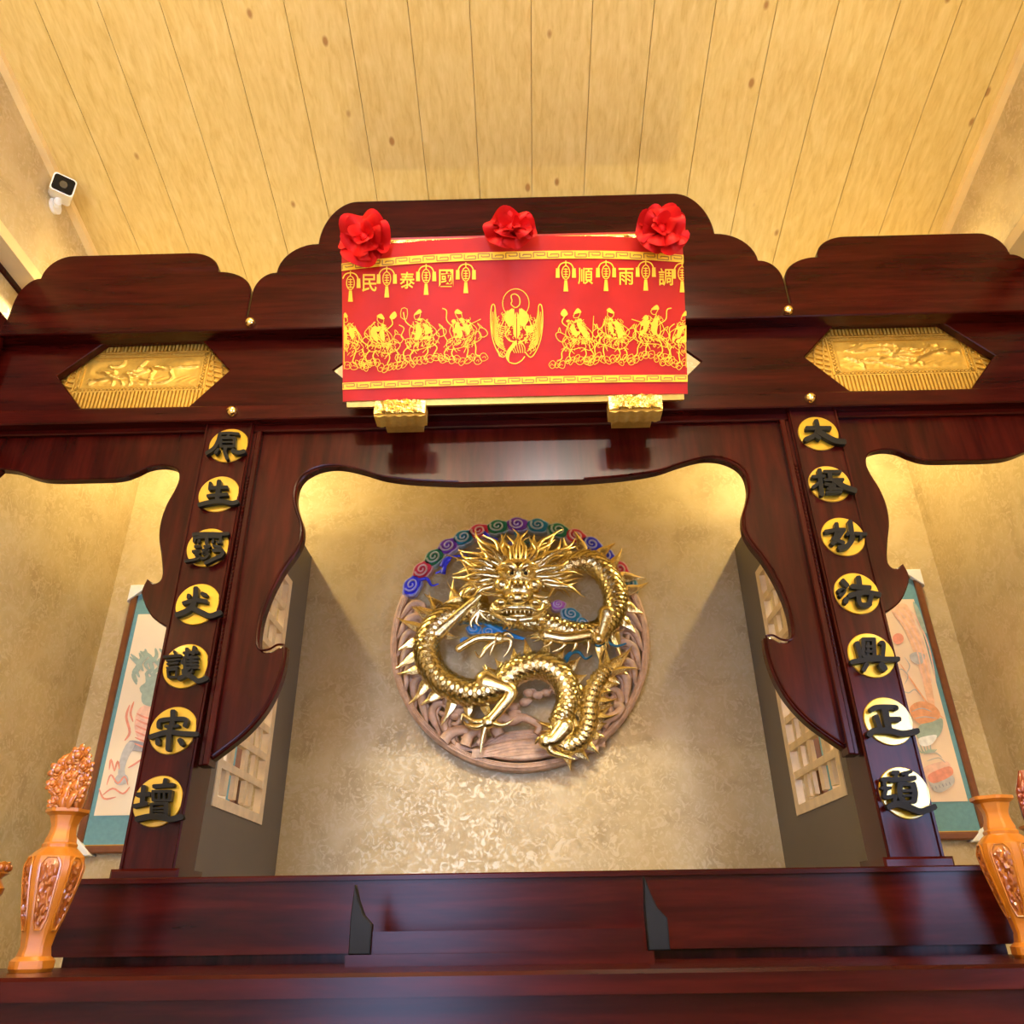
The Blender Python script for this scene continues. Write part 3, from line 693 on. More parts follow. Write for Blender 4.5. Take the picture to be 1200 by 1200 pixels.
# the red cloth
ban = thing('altar_banner', 'red festive cloth with gold riders, lanterns and key borders over the plaque', 'banner', (XC0, 2.06, ZB0))
nu, nv = 72, 26; m = MB(); v = []; f = []
r = random.Random(5)
def fold(u, v): return .0022*math.sin(u*38+2*math.sin(v*5)) + .0025*math.sin(v*7+u*9) - .004*math.exp(-((u-.0)/.008)**2) - .003*math.exp(-((u-.245)/.006)**2)
for side in (0, 1):
    for j in range(nv+1):
        for i in range(nu+1):
            u, w_ = i/nu-.5, j/nv
            v.append(SB(u, w_, (fold(u, w_)*.5 if not side else fold(u, w_)*.5-.003)))
n1 = (nu+1)*(nv+1)
for j in range(nv):
    for i in range(nu):
        k = j*(nu+1)+i; f.append((k, k+1, k+nu+2, k+nu+1)); f.append((n1+k, n1+k+nu+1, n1+k+nu+2, n1+k+1))
for i in range(nu): f.append((i, n1+i, n1+i+1, i+1)); k = nv*(nu+1)+i; f.append((k, k+1, n1+k+1, n1+k))
for j in range(nv): k = j*(nu+1); f.append((k, k+nu+1, n1+k+nu+1, n1+k)); k += nu; f.append((k, n1+k, n1+k+nu+1, k+nu+1))
m.add(v, f).build('cloth', 'red_cloth', ban, ang=60)
OFF = .0042
class Print:
    def __init__(s): s.v = []; s.f = []
    def poly(s, pts, off=OFF):                       # filled polygon in pixels
        n = len(s.v); uv = [UVB(*p) for p in pts]; s.v += [SB(u, w_, off) for u, w_ in uv]
        for t in tessellate_polygon([[Vector((p[0], p[1], 0)) for p in pts]]): s.f.append(tuple(n+i for i in t))
    def line(s, pts, wd=1.1, off=OFF, sm=0, closed=False):
        if sm: pts = crom(pts, sm, closed)
        if closed: pts = list(pts)+[pts[0]]
        n = len(pts); base = len(s.v)
        for i in range(n):
            t = np.array(pts[min(i+1, n-1)], float)-np.array(pts[max(i-1, 0)], float); L = np.linalg.norm(t) or 1; nn = np.array((-t[1], t[0]))/L*wd/2
            for sg in (1, -1): u, w_ = UVB(pts[i][0]+sg*nn[0], pts[i][1]+sg*nn[1]); s.v.append(SB(max(-.499, min(.499, u)), w_, off))
        for i in range(n-1): b = base+2*i; s.f.append((b, b+1, b+3, b+2))
    def build(s, name, mat='print_yellow'): return MB().add(s.v, s.f).build(name, mat, ban, smooth=False, fix=False)
# key borders (in cloth space)
def strip(v0, v1, name):
    n = 72; vv = []; ff = []
    for i in range(n+1):
        u = -.5+i/n; vv += [SB(u, v0, OFF), SB(u, v1, OFF)]
    ff = [(2*i, 2*i+2, 2*i+3, 2*i+1) for i in range(n)]
    o = MB().add(vv, ff).build(name, 'print_yellow', ban, smooth=False, fix=False)
    key = MB(); un = 25; h = v1-v0
    def seg(u0, a0, u1, a1, wd):
        c = [(u0, a0), (u1, a1)]; du, dv = (u1-u0)*WB, (a1-a0)*.51; L = math.hypot(du, dv); nu_, nv_ = -dv/L*wd/2/WB, du/L*wd/2/.51
        q = [SB(u0+nu_, a0+nv_, OFF+.0006), SB(u0-nu_, a0-nv_, OFF+.0006), SB(u1-nu_, a1-nv_, OFF+.0006), SB(u1+nu_, a1+nv_, OFF+.0006)]
        key.add(q, [(0, 1, 2, 3)])
    for k in range(un):
        a = -.5+k/un; d = 1/un
        pts = [(.06, .18), (.06, .82), (.88, .82), (.88, .42), (.30, .42), (.30, .60)] if k % 2 == 0 else [(.06, .82), (.06, .18), (.88, .18), (.88, .58), (.30, .58), (.30, .40)]
        pts = [(a+p*d, v0+q*h) for p, q in pts]
        for p, q in zip(pts, pts[1:]): seg(*p, *q, .0038)
    key.build('key_pattern', 'print_dark', o, smooth=False, fix=False)
strip(.855, .905, 'key_border'); strip(.075, .12, 'key_border')
# lanterns
for i, (lx, ly) in enumerate(((411, 335), (453.5, 330), (499.5, 327), (546, 325), (663, 323), (710, 322.5), (756.5, 322), (799, 324))):
    p = Print()
    p.line([(lx+4.6*math.cos(a), ly-3+8*math.sin(a)) for a in [2*PI*k/14 for k in range(14)]], 1.1, closed=True)
    p.line([(lx, ly-17), (lx, ly-11)], 1.2); p.line([(lx-9, ly-8), (lx-6, ly-13), (lx, ly-15), (lx+6, ly-13), (lx+9, ly-8)], 1.4, sm=3)
    for sx in (-9.5, 9.5):
        if lx+sx > 404 and lx+sx < 803: p.poly([(lx+sx-2, ly-8), (lx+sx+2, ly-8), (lx+sx+2.3, ly+3), (lx+sx-2.3, ly+3)])
    for dy in (-7, -4, -1, 2): p.line([(lx-2.6, ly+dy), (lx+2.6, ly+dy)], 1.0)
    p.line([(lx, ly-8), (lx, ly+3)], .9)
    p.poly([(lx-1.6, ly+6), (lx+1.6, ly+6), (lx+2.8, ly+19), (lx-2.8, ly+19)])
    p.build('printed_lantern')
# characters
def glyph(chr_, cx, cy, size):
    cu = bpy.data.curves.new('glyph', 'FONT'); cu.body = chr_; cu.size = 1; cu.offset = .012
    ob = bpy.data.objects.new('glyph', cu); COL.objects.link(ob)
    bpy.context.view_layer.update(); dg = bpy.context.evaluated_depsgraph_get()
    me = bpy.data.meshes.new_from_object(ob.evaluated_get(dg)); vs_ = [tuple(v.co) for v in me.vertices]; fs = [tuple(p.vertices) for p in me.polygons]
    bpy.data.objects.remove(ob); bpy.data.meshes.remove(me); bpy.data.curves.remove(cu)
    if not vs_: return
    x0, x1 = min(v[0] for v in vs_), max(v[0] for v in vs_); y0, y1 = min(v[1] for v in vs_), max(v[1] for v in vs_)
    k = size/max(x1-x0, y1-y0)
    out = []
    for v in vs_:
        px_, py_ = cx+(v[0]-(x0+x1)/2)*k*.92, cy-(v[1]-(y0+y1)/2)*k*1.08
        u, w_ = UVB(px_, py_); out.append(SB(u, w_, OFF))
    MB().add(out, fs).build('printed_character', 'print_yellow', ban, smooth=False, fix=False)
for c, x, y in (('民', 433, 332), ('泰', 477.5, 329), ('國', 523, 326.5), ('順', 686, 324), ('雨', 733.5, 324.5), ('調', 780, 325)): glyph(c, x, y, 19)
# riders on beasts above clouds
def rider(cx, cy, fl, seed, kind, half=0):
    r = random.Random(seed); p = Print()
    w1, w2, w3, w4 = [r.uniform(0, 6.28) for _ in range(4)]
    def T(q):
        x = q[0]*1.08+2.6*math.sin(q[1]/8+w1)+1.2*math.sin(q[1]/3.7+w2); y = q[1]*1.04+1.8*math.sin(q[0]/7+w3)+.8*math.sin(q[0]/3+w4)
        return (max(403.5, min(804, cx+fl*x)), cy+y)
    def ln(pts, wd=1.0, sm=4, closed=False): p.line([T((q[0]+r.uniform(-.5, .5), q[1]+r.uniform(-.5, .5))) for q in pts], wd*.72, sm=sm, closed=closed)
    def fill(pts): p.poly([T(q) for q in crom(pts, 3, True)])
    body = [(-17, 8), (-10, 3), (0, 5), (9, 3), (16, 0), (19, 6), (14, 13), (6, 15), (-4, 16), (-13, 16)]
    if half == 0: ln(body, 1.1, 4, True)
    for leg in ([(-13, 14), (-17, 21), (-14, 28), (-10, 29)], [(-7, 15), (-9, 22), (-6, 29)], [(7, 14), (9, 21), (7, 27), (11, 29)], [(13, 11), (18, 17), (17, 25), (21, 26)]):
        ln(leg, 1.8)
    ln([(15, 1), (19, -5), (24, -4), (25, 1), (20, 5)], 1.2, 4, True); ln([(19, -5), (18, -10), (22, -6)], 1.1, 3)
    ln([(-17, 8), (-22, 3), (-21, -5), (-25, -9)], 1.5)
    for k in range(7): x = -12+k*4; ln([(x, 6+r.uniform(-1, 2)), (x+1.5, 9), (x, 13+r.uniform(-1, 1))], .9, 3)
    # rider
    hx = r.uniform(-2, 2)
    ln([(hx+3.6*math.cos(a), -22+4.2*math.sin(a)) for a in [2*PI*k/9 for k in range(9)]], 1.1, 0, True)
    fill([(hx-4, -25), (hx, -29), (hx+4, -25), (hx+3, -23.5), (hx-3, -23.5)])
    ln([(hx-5, -17), (-9, -9), (-11, 3), (-6, 8)], 1.2); ln([(hx+5, -17), (9, -10), (10, 2), (6, 8)], 1.2); ln([(hx-3, -17), (hx, -13), (hx+4, -17)], 1.1)
    fill([(-7, -10), (-2, -13), (-1, -3), (-4, 4), (-8, 2)]); fill([(2, -12), (7, -9), (7, -2), (3, 1)])
    if kind == 0: ln([(8, -10), (14, -16), (12, -24)], 1.7); fill([(10, -25), (14, -31), (18, -26), (14, -22)])
    elif kind == 1: ln([(-8, -9), (-15, -13), (-16, -24)], 1.8); ln([(-19, -28), (-13, -28), (-13, -18), (-19, -18)], 1.1, 2, True)
    elif kind == 2: ln([(8, -8), (22, -16)], 1.2, 0); ln([(-8, -8), (-15, -16), (-14, -27), (-18, -29)], 1.7)
    else: ln([(9, -9), (17, -5), (21, -11)], 1.6); ln([(20, -20), (22, 8)], 1.0, 0)
    for k in range(12):
        x, y = r.uniform(-10, 10), r.uniform(-17, 6); a, b = r.uniform(1.5, 3.2), r.uniform(1.2, 2.6); fill([(x-a, y), (x, y-b), (x+a, y-.3), (x+.4, y+b)])
    ln([(-9, -12), (-15, -4), (-12, 6), (-17, 12)], 1.1); ln([(9, -11), (15, -3), (11, 5)], 1.1); ln([(-4, 8), (-8, 14), (-3, 20)], 1.0); ln([(3, 8), (7, 15), (4, 21)], 1.0)
    for k in range(34):
        x, y = r.uniform(-16, 18), r.uniform(2, 16); ln([(x, y), (x+r.uniform(-2, 2), y+r.uniform(.5, 2)), (x+r.uniform(-3, 3), y+r.uniform(2, 4))], .9, 2)
    for k in range(58):
        x, y = r.uniform(-10, 10), r.uniform(-18, 8); ln([(x, y), (x+r.uniform(-3, 3), y+r.uniform(1, 3)), (x+r.uniform(-3, 3), y+r.uniform(3, 5))], .8, 2)
    # cloud bank
    x = -24
    while x < 25:
        w_ = r.uniform(5, 9); y = 30+r.uniform(-3, 3)
        ln([(x, y), (x+w_*.2, y-4), (x+w_*.7, y-4.5), (x+w_, y), (x+w_*.6, y+3.5), (x+w_*.2, y+3)], .9, 3, True); ln([(x+w_*.3, y), (x+w_*.6, y-1.5), (x+w_*.7, y+1)], .8, 3)
        x += w_*.75
    p.build('printed_rider')
for a in ((408, 398, 1, 1, 1, 1), (446, 397, 1, 2, 0), (493, 392, 1, 3, 1), (541, 391, 1, 4, 2), (677, 394, -1, 5, 0), (718, 391, -1, 6, 3), (764, 389, -1, 7, 2), (802, 394, -1, 8, 1, 1)): rider(*a)
# winged figure in a halo
p = Print()
p.line([(604.5+15.5*math.cos(a), 356+17*math.sin(a)) for a in [2*PI*k/26 for k in range(26)]], .9, closed=True)
p.line([(600, 353), (599, 347), (603.5, 345), (608.5, 349), (609, 357), (604, 361), (599, 357)], 1.2, sm=3, closed=True)
for sg in (-1, 1):
    def W(x, y): return (605.5+sg*x, y)
    p.line([W(5, 362), W(12, 368), W(16, 378), W(20, 384), W(24, 372), W(26, 358), W(29.5, 360), W(30.5, 378), W(28, 398), W(22, 413), W(16, 419), W(10, 413)], 1.2, sm=4)
    for k in range(13):
        t = k/12; a = np.array(W(25.5+3*t, 362+20*t)); b = np.array(W(12+16*t*(1-t), 384+28*t)); c_ = (a+b)/2+np.array((sg*4, 6)); p.line([tuple(a), tuple(c_), tuple(b)], .9, sm=4)
    for k in range(5): p.line([W(28-k*2.2, 366+k*3), W(29-k*1.5, 385+k*3), W(24-k*2, 404)], .9, sm=4)
    p.poly([W(3, 362), W(12, 366), W(14, 376), W(9, 384), W(2, 380)])
    p.line([W(8, 384), W(13, 392), W(9, 399), W(2, 401)], 1.6, sm=4)
    p.poly([W(0.5, 366), W(4, 372), W(4, 392), W(.5, 398)])
p.poly([(616, 382), (626, 383), (625, 389), (617, 391)])
p.poly(crom([(605, 399), (599, 405), (593.5, 413), (593, 420), (597, 425.5), (596.5, 420), (599, 412), (605, 404)], 4, True))
p.line([(597, 425), (604, 426.5), (611, 423), (615, 418)], 1.2, sm=4)
for k in range(6): p.line([(601+k*2.2, 402), (600+k*3, 408), (603+k*2.4, 414)], .8, sm=3)
rw = random.Random(2)
for k in range(90):
    sg = rw.choice((-1, 1)); x, y = rw.uniform(2, 17), rw.uniform(364, 402); p.line([(605.5+sg*x, y), (605.5+sg*(x+rw.uniform(-2.5, 2.5)), y+rw.uniform(1, 2.5)), (605.5+sg*(x+rw.uniform(-2.5, 2.5)), y+rw.uniform(2.5, 4.5))], .75, sm=2)
for k in range(60):
    sg = rw.choice((-1, 1)); y = rw.uniform(370, 414); x = 28-abs(y-378)*.22*(1 if y > 378 else .3)-rw.uniform(0, 8); p.line([(605.5+sg*x, y), (605.5+sg*(x+1.5), y+2.5), (605.5+sg*(x-.5), y+5)], .75, sm=2)
p.build('printed_winged_figure')

# fabric rosettes
def rosette(x, y, v, rad, label, seed, flat=1.0):
    u, w_ = UVB(x, y); c = PB(u, v, 0) if v else SB(u, w_, .02)
    c = SB(max(-.47, min(.47, u)), min(w_, 1.12), 0) + NB*.03
    c = P(x, y, c.y)
    t = thing('fabric_rosette', label, 'rosette', tuple(c), 'red rosettes along the plaque')
    r = random.Random(seed); ex = Vector((1, 0, 0)); ez = ex.cross(NB).normalized()
    if ez.z < 0: ez = -ez
    def petal(a0, spread, R, lift, ruff, name='petal'):
        nr, na = 6, 12; v = []; f = []
        p1, p2 = r.uniform(0, 6), r.uniform(0, 6)
        for th in (0, 1):
            for j in range(nr+1):
                q = j/nr
                for i in range(na+1):
                    s_ = i/na-.5; a = a0+spread*s_
                    rr = R*q*(1-.12*abs(2*s_)**6)*(1+.05*math.sin(7*s_+p1)); h = lift*math.sin(q*1.5)+ruff*q*math.sin(s_*6.5+p1)+.35*ruff*math.sin(q*5+p2+4*s_)
                    v.append(c + ex*rr*math.cos(a) + ez*rr*math.sin(a)*flat + NB*(h+.002*th))
        n = (nr+1)*(na+1)
        for j in range(nr):
            for i in range(na): k = j*(na+1)+i; f += [(k, k+1, k+na+2, k+na+1), (n+k, n+k+na+1, n+k+na+2, n+k+1)]
        MB().add(v, f).build(name, 'red_rosette', t, ang=50, fix=False)
    for k in range(6): petal(2*PI*k/6+r.uniform(-.25, .25), 1.55, rad*r.uniform(.9, 1.12), .012, .022)
    for k in range(5): petal(2*PI*k/5+r.uniform(-.3, .3), 1.8, rad*r.uniform(.66, .85), .036, .022)
    for k in range(3): petal(2*PI*k/3+r.uniform(-.4, .4), 2.2, rad*r.uniform(.4, .5), .055, .014)
    MB().ball(c+NB*.02, (.016, .016, .016), 10, 7).build('knot', 'red_rosette', t)
rosette(428.5, 281, 0, .083, 'red fabric rosette on the plaque end towards the security camera', 11)
rosette(598, 270, 0, .083, 'red fabric rosette at the middle of the plaque top', 12, .72)
rosette(774, 271, 0, .083, 'red fabric rosette on the plaque end far from the security camera', 13)

# ================================================================== DRAGON ROUNDEL ON THE BACK WALL
YDR = 3.37; RD = .1718*YDR; CXD, CZD = -.0064*YDR, HC + .3437*YDR
def D(x, y, h=0): return P(x, y, YDR-h)
PX = RD*2/305                                                    # metres per photo pixel here
dr = thing('dragon_roundel', 'round openwork carving of a gold dragon with coloured clouds and waves', 'wall carving', (CXD, YB-.01, CZD-RD))
def annulus(a0, a1, r0, r1, y0, y1, name, mat, n=72, bev=.006):
    an = [math.radians(a0+(a1-a0)*i/n) for i in range(n+1)]
    lp = [(CXD+r1*math.cos(a), CZD+r1*math.sin(a)) for a in an] + [(CXD+r0*math.cos(a), CZD+r0*math.sin(a)) for a in an[::-1]]
    return MB().prism([lp], y0, y1, bev).build(name, mat, dr)
annulus(156, 384, RD*.945, RD, YDR, YB-.012, 'wave_rim', 'wave_wood', 96, .012)
annulus(24.2, 155.8, RD*.945, RD*.985, YDR+.03, YB-.012, 'cloud_backing', 'wave_wood', 60)
# fine groove ridges along the rim
rg = MB()
for q in (.957, .968, .979):
    rg.tube([(CXD+RD*q*math.cos(math.radians(a)), YDR+.001, CZD+RD*q*math.sin(math.radians(a))) for a in range(160, 382, 3)], .0032, 5)
rg.build('rim_ridges', 'wave_wood', dr)['kind'] = 'stuff'
hook = [(.0, -.07), (.022, -.04), (.034, -.005), (.05, .03), (.078, .047), (.108, .04), (.12, .014), (.107, -.009), (.085, -.006), (.08, .013)]
hk = crom(hook, 4)
rr = random.Random(21)
for side, a0, a1, st in ((-1, 165, 240, 8.6), (1, 15, -60, -8.6)):
    a = a0
    while (a < a1) if st > 0 else (a > a1):
        t = math.radians(a); sc = rr.uniform(.85, 1.1)
        n_ = Vector((-math.cos(t), 0, -math.sin(t))); tg = Vector((-math.sin(t), 0, math.cos(t)))*(-1 if side < 0 else 1)
        base = Vector((CXD+RD*.965*math.cos(t), YDR+.002, CZD+RD*.965*math.sin(t)))
        pts = [base + n_*p[0]*sc + tg*p[1]*sc + Vector((0, .02*max(0, 1-i/6), 0)) for i, p in enumerate(hk)]
        k = len(pts); m = MB().tube(pts, [(.006+.013*min(1, i/(k*.3)) - .009*max(0, i/(k-1)-.3)/.7)*sc for i in range(k)], 8, 1.1)
        pts2 = [p+n_*.013-tg*.016+Vector((0, .012, 0)) for p in pts[3:k*3//5]]; k2 = len(pts2)
        m.tube(pts2, [(.011*math.sin(PI*(.1+.85*i/(k2-1)))+.001)*sc for i in range(k2)], 6)
        m.build('wave_curl', 'wave_wood', dr, ang=60)
        a += st
# sea mounds at the foot
def rim_pts(x0, x1, n=24):
    out = []
    for i in range(n+1):
        x = x0+(x1-x0)*i/n; p = D(x, 880); dx = p.x-CXD
        out.append((p.x, CZD-math.sqrt(max(0, (RD*.93)**2-dx*dx))))
    return out
for k, (tp, dy) in enumerate(([[(512, 862), (535, 874), (560, 868), (590, 857), (630, 853), (665, 858), (690, 870), (708, 872)], .02], [[(535, 880), (570, 874), (610, 866), (650, 868), (690, 879), (700, 878)], .006], [[(555, 887), (590, 884), (625, 880), (655, 884), (675, 888)], -.008])):
    tpw = [(D(*q).x, D(*q).z) for q in crom(tp, 6)]
    lo = rim_pts(tp[-1][0], tp[0][0])
    o = MB().prism([tpw + lo], YDR+dy, YDR+.05, .006).build('sea_wave', 'wave_wood', dr)
    g = MB()
    for j in range(1, 6):
        pts = []
        for q in crom(tp, 5):
            w_ = D(q[0], q[1]+j*3.6); rr_ = math.hypot(w_.x-CXD, w_.z-CZD)
            if rr_ < RD*.92: pts.append((w_.x, YDR+dy-.001, w_.z))
        if len(pts) > 4: g.tube(pts, .0035, 5)
    if g.v: g.build('wave_ridges', 'wave_wood', o)['kind'] = 'stuff'
for tp in ([(585, 862), (580, 850), (588, 841), (600, 845), (612, 841), (625, 846), (632, 852), (628, 860)], [(545, 874), (550, 862), (560, 858), (566, 866), (560, 872)], [(690, 872), (698, 862), (695, 850), (685, 847), (676, 853), (682, 860)], [(520, 868), (530, 858), (545, 856), (548, 864), (541, 867)], [(705, 850), (712, 842), (722, 838), (728, 828), (720, 826)]):
    q = [D(x, y, .012) for x, y in crom(tp, 5)]; k = len(q)
    MB().tube(q, [(.026-.012*i/(k-1)) for i in range(k)], 8, .8).build('wave_curl', 'wave_wood', dr, ang=60)
for i, (x, y) in enumerate(((488, 790), (500, 796), (512, 801), (520, 806), (525, 822), (533, 818), (540, 826), (537, 834), (533, 839), (601, 829), (602, 837), (615, 823), (630, 815), (650, 808), (640, 812), (620, 812))):
    m = MB(); c = D(x, y, .01); m.ball(c, (.026, .02, .018), 10, 6); m.ball(c+Vector((.016, -.004, .006)), (.016, .014, .012), 8, 5); m.build('blossom_knob', 'wave_wood', dr, ang=60)
# painted clouds
def cloud(x, y, hw, col, ang=0, h=.0, flip=1):
    c = D(x, y, h); a = math.radians(ang); ex = Vector((math.cos(a)*flip, 0, math.sin(a)*flip)); ez = Vector((-math.sin(a), 0, math.cos(a)))
    def shape(k):
        out = []
        for i in range(60):
            t = 2*PI*i/60; r = 1+.13*abs(math.sin(2.5*t+.6))-.03
            q = ex*(math.cos(t)*r*hw*PX*k) + ez*(math.sin(t)*r*hw*PX*.68*k); out.append((c.x+q.x, c.z+q.z))
        return out
    o = MB().prism([shape(1)], c.y, c.y+.035, .004).build('cloud', 'edge_'+col, dr)
    MB().prism([shape(.82)], c.y-.005, c.y+.002, .002).build('cloud_face', 'paint_'+col, o)
    sp = []
    for i in range(26):
        t = i/25; an = 5.4*t*PI/1.7; r = (.55*(1-t)+.08)*hw*PX
        q = ex*math.cos(an+2.6)*r + ez*math.sin(an+2.6)*r*.8 + ez*.06*hw*PX; sp.append(c+q+Vector((0, -.007, 0)))
    MB().tube(sp, [.0045*hw/12*(1-.3*i/25) for i in range(26)], 5).build('cloud_scroll', 'edge_'+col, o)
def ribbon(pts, col, r=.013, h=.0):
    q = [D(x, y, h) for x, y in crom(pts, 5)]; k = len(q)
    MB().tube(q, [r*(1-.75*i/(k-1)) for i in range(k)], 8, .7).build('cloud_ribbon', 'paint_'+col, dr, ang=60)
for x, y, col, ang in ((483, 686, 'blue', 60), (495, 668, 'red', 50), (509, 653, 'green', 42), (525, 640, 'purple', 33), (543, 630, 'teal', 26), (561, 622.5, 'red', 18), (583, 617.5, 'green', 9), (606, 614.5, 'purple', 0), (630, 616, 'teal', -8), (654, 621.5, 'green', -16), (675, 628.5, 'red', -25), (693, 638, 'blue', -33), (709, 650.5, 'blue', -40), (726, 667, 'red', -50), (736.5, 683, 'teal', -60)):
    cloud(x, y, 15, col, ang)
cloud(654, 709, 9.5, 'violet', 0, .06); cloud(669, 720, 12, 'teal', -20, .065); cloud(682, 731, 11, 'teal', -30, .062)
ribbon([(690, 735), (697, 746), (700, 756), (710, 752), (722, 757), (734, 754)], 'teal', .014, .05)
cloud(572, 741, 11, 'azure', 10, .02); cloud(555, 737, 9, 'azure', 0, .02); cloud(545, 750, 6, 'azure', 0, .02)
ribbon([(572, 732), (590, 741), (604, 746), (616, 749)], 'azure', .02, .02); ribbon([(560, 728), (580, 733), (600, 737)], 'azure', .014, .025)
ribbon([(662, 776), (668, 766), (678, 764), (686, 772), (694, 768)], 'teal', .012, .02)
ribbon([(490, 680), (500, 678), (506, 686), (514, 684)], 'blue', .011); ribbon([(518, 664), (522, 656), (532, 652), (548, 651)], 'blue', .014); ribbon([(519, 672), (522, 662), (528, 656)], 'blue', .014)
ribbon([(567, 624), (574, 630), (584, 632)], 'blue', .012); cloud(599, 637, 5, 'blue', 0, .01); cloud(619, 634, 6, 'green', 0, .01); ribbon([(605, 624), (606, 630)], 'teal', .012)
ribbon([(684, 643), (678, 650), (672, 654)], 'blue', .013); ribbon([(520, 668), (510, 672)], 'blue', .01)
# the dragon: body, then crest fins, limbs, head
bpts = [(640,690,.045,15),(662,666,.055,16),(692,659,.06,18),(716,682,.06,18),(721,712,.055,17),(704,739,.05,16),(672,741,.045,15),(640,731,.03,14),(600,727,.02,14),(560,718,.03,16),(526,722,.05,18),(504,742,.055,18),(501,770,.055,18),(517,797,.055,18),(550,812,.055,18),(582,806,.06,18),(604,787,.06,18),(635,780,.06,19),(659,795,.06,18),(666,822,.055,16),(655,850,.05,14),(662,873,.045,12),(681,866,.045,12),(690,845,.045,12),(692,820,.045,12),(700,798,.045,11),(717,778,.04,7)]
bp = crom(bpts, 7)
ctr = [D(x, y, h) for x, y, h, r in bp]; rad = [r*PX*.82 for x, y, h, r in bp]
MB().tube(ctr, rad, 16, .8).build('dragon_body', 'gold', dr, ang=70)
# overlapping scales on the body
sc = MB(); acc = 0; row = 0
for i in range(1, len(ctr)-1):
    acc += (ctr[i]-ctr[i-1]).length
    if acc < .0135: continue
    acc = 0; row += 1
    t = (ctr[i+1]-ctr[i-1]).normalized(); nb = t.cross(Vector((0, 1, 0))).normalized(); nn = Vector((0, -1, 0)); r = rad[i]
    for j in range(-4, 5):
        an = (j+(.5 if row % 2 else 0))*.33
        if abs(an) > 1.45: continue
        o_ = nb*math.sin(an)+nn*math.cos(an)*.8; o_n = o_.normalized(); tg = t.cross(o_n).normalized()
        b = ctr[i]+o_*r*1.0; s_ = r*.26
        v = [b - t*s_*.9 + o_n*.001]
        for k in range(7):
            a = PI*(k/6-.5); v.append(b + tg*math.sin(a)*s_ + t*(math.cos(a)*s_*1.15) + o_n*(.006 if 0 < k < 6 else .003))
        v.append(b + o_n*.006)
        f = [(8, k, k+1) for k in range(1, 7)] + [(8, 0, 1), (8, 7, 0)]
        sc.add(v, f)
sc.build('dragon_scales', 'gold', dr, smooth=False)['kind'] = 'stuff'
def fin(x, y, dx, dy, L, wd, h, bend, mb):
    # flat curved flame in the plane of the carving
    d = np.array((dx, dy), float); d /= np.linalg.norm(d); n_ = np.array((-d[1], d[0])); k = 7; l, r_ = [], []
    for i in range(k+1):
        t = i/k; c = np.array((x, y)) + d*L*t + n_*bend*L*t*t; w_ = wd*(1-t)**.8*(1+.25*math.sin(t*6))
        l.append(D(*(c+n_*w_), h)); r_.append(D(*(c-n_*w_), h))
    cen = [(a+b)/2+Vector((0, -.010*(1-i/k), 0)) for i, (a, b) in enumerate(zip(l, r_))]
    v = l+cen+r_; m = k+1; f = []
    for i in range(k): f += [(i, i+1, m+i+1, m+i), (m+i, m+i+1, 2*m+i+1, 2*m+i)]
    b = [p+Vector((0, .014, 0)) for p in l]+[p+Vector((0, .014, 0)) for p in r_]
    n0 = 3*m; v += b
    for i in range(k): f += [(n0+i, n0+m+i, n0+m+i+1, n0+i+1), (i, n0+i, n0+i+1, i+1), (2*m+i, 2*m+i+1, n0+m+i+1, n0+m+i)]
    mb.add(v, f)
fr = random.Random(4)
def crest(i0, i1, side, L, step=3):
    for i in range(i0, i1, step):
        a, b = np.array(bp[i-1][:2]), np.array(bp[i+1][:2]); t = b-a; t = t/np.linalg.norm(t); n_ = np.array((-t[1], t[0]))*side
        c = np.array(bp[i][:2])+n_*bp[i][3]*.72; d = n_*.85+t*fr.uniform(-.1, .6)
        m = MB(); fin(c[0], c[1], d[0], d[1], L*fr.uniform(.8, 1.25), fr.uniform(4.6, 6.2), bp[i][2]-.012, fr.uniform(-.15, .35)*side, m); m.build('dragon_fin', 'gold', dr, ang=40)
crest(9, 38, -1, 26, 3); crest(62, 102, 1, 27, 3); crest(104, 142, -1, 17, 3); crest(148, 184, 1, 18, 3)
def limb(pts, rads, name='dragon_leg'):
    q = crom([(x, y, h) for x, y, h in pts], 6); rr_ = [p[0] for p in crom([(r, 0) for r in rads], 6)]
    return MB().tube([D(x, y, h) for x, y, h in q], [r*PX for r in rr_], 10, .85).ball(D(*q[0]), (rr_[0]*PX, rr_[0]*PX*.85, rr_[0]*PX), 12, 8).ball(D(*q[-1]), (rr_[-1]*PX*1.3, rr_[-1]*PX, rr_[-1]*PX*1.3), 10, 7)
def claw(mb, x, y, pts, r, h):
    q = crom([(x, y)]+list(pts), 5); k = len(q)
    mb.tube([D(a, b, h-.01*i/k) for i, (a, b) in enumerate(q)], [r*PX*(1-.88*i/(k-1)) for i in range(k)], 7, .9)
m = limb([(570, 800, .07), (598, 810, .085), (588, 828, .085), (572, 846, .08)], [15, 9, 7, 6])
for pts in ([(566, 862), (563, 884)], [(588, 850), (602, 843)], [(556, 846), (543, 838), (540, 846)], [(560, 852), (548, 850), (543, 845)]): claw(m, 572, 845, pts, 5, .08)
m.build('dragon_leg', 'gold', dr, ang=60)
m = limb([(512, 742, .07), (535, 722, .085), (562, 698, .09), (566, 690, .08)], [10, 6, 5, 4])
for pts in ([(552, 728), (553, 736)], [(558, 728), (562, 734)], [(567, 724), (574, 728)], [(573, 718), (580, 722)]): claw(m, 562, 716, pts, 4.5, .07)
m.build('dragon_leg', 'gold', dr, ang=60)
m = limb([(520, 735, .08), (545, 714, .095), (566, 694, .10)], [3, 3, 3.5]); m.build('dragon_staff', 'gold', dr, ang=60)
m = limb([(538, 760, .05), (560, 748, .06), (584, 748, .06)], [5, 5, 6])
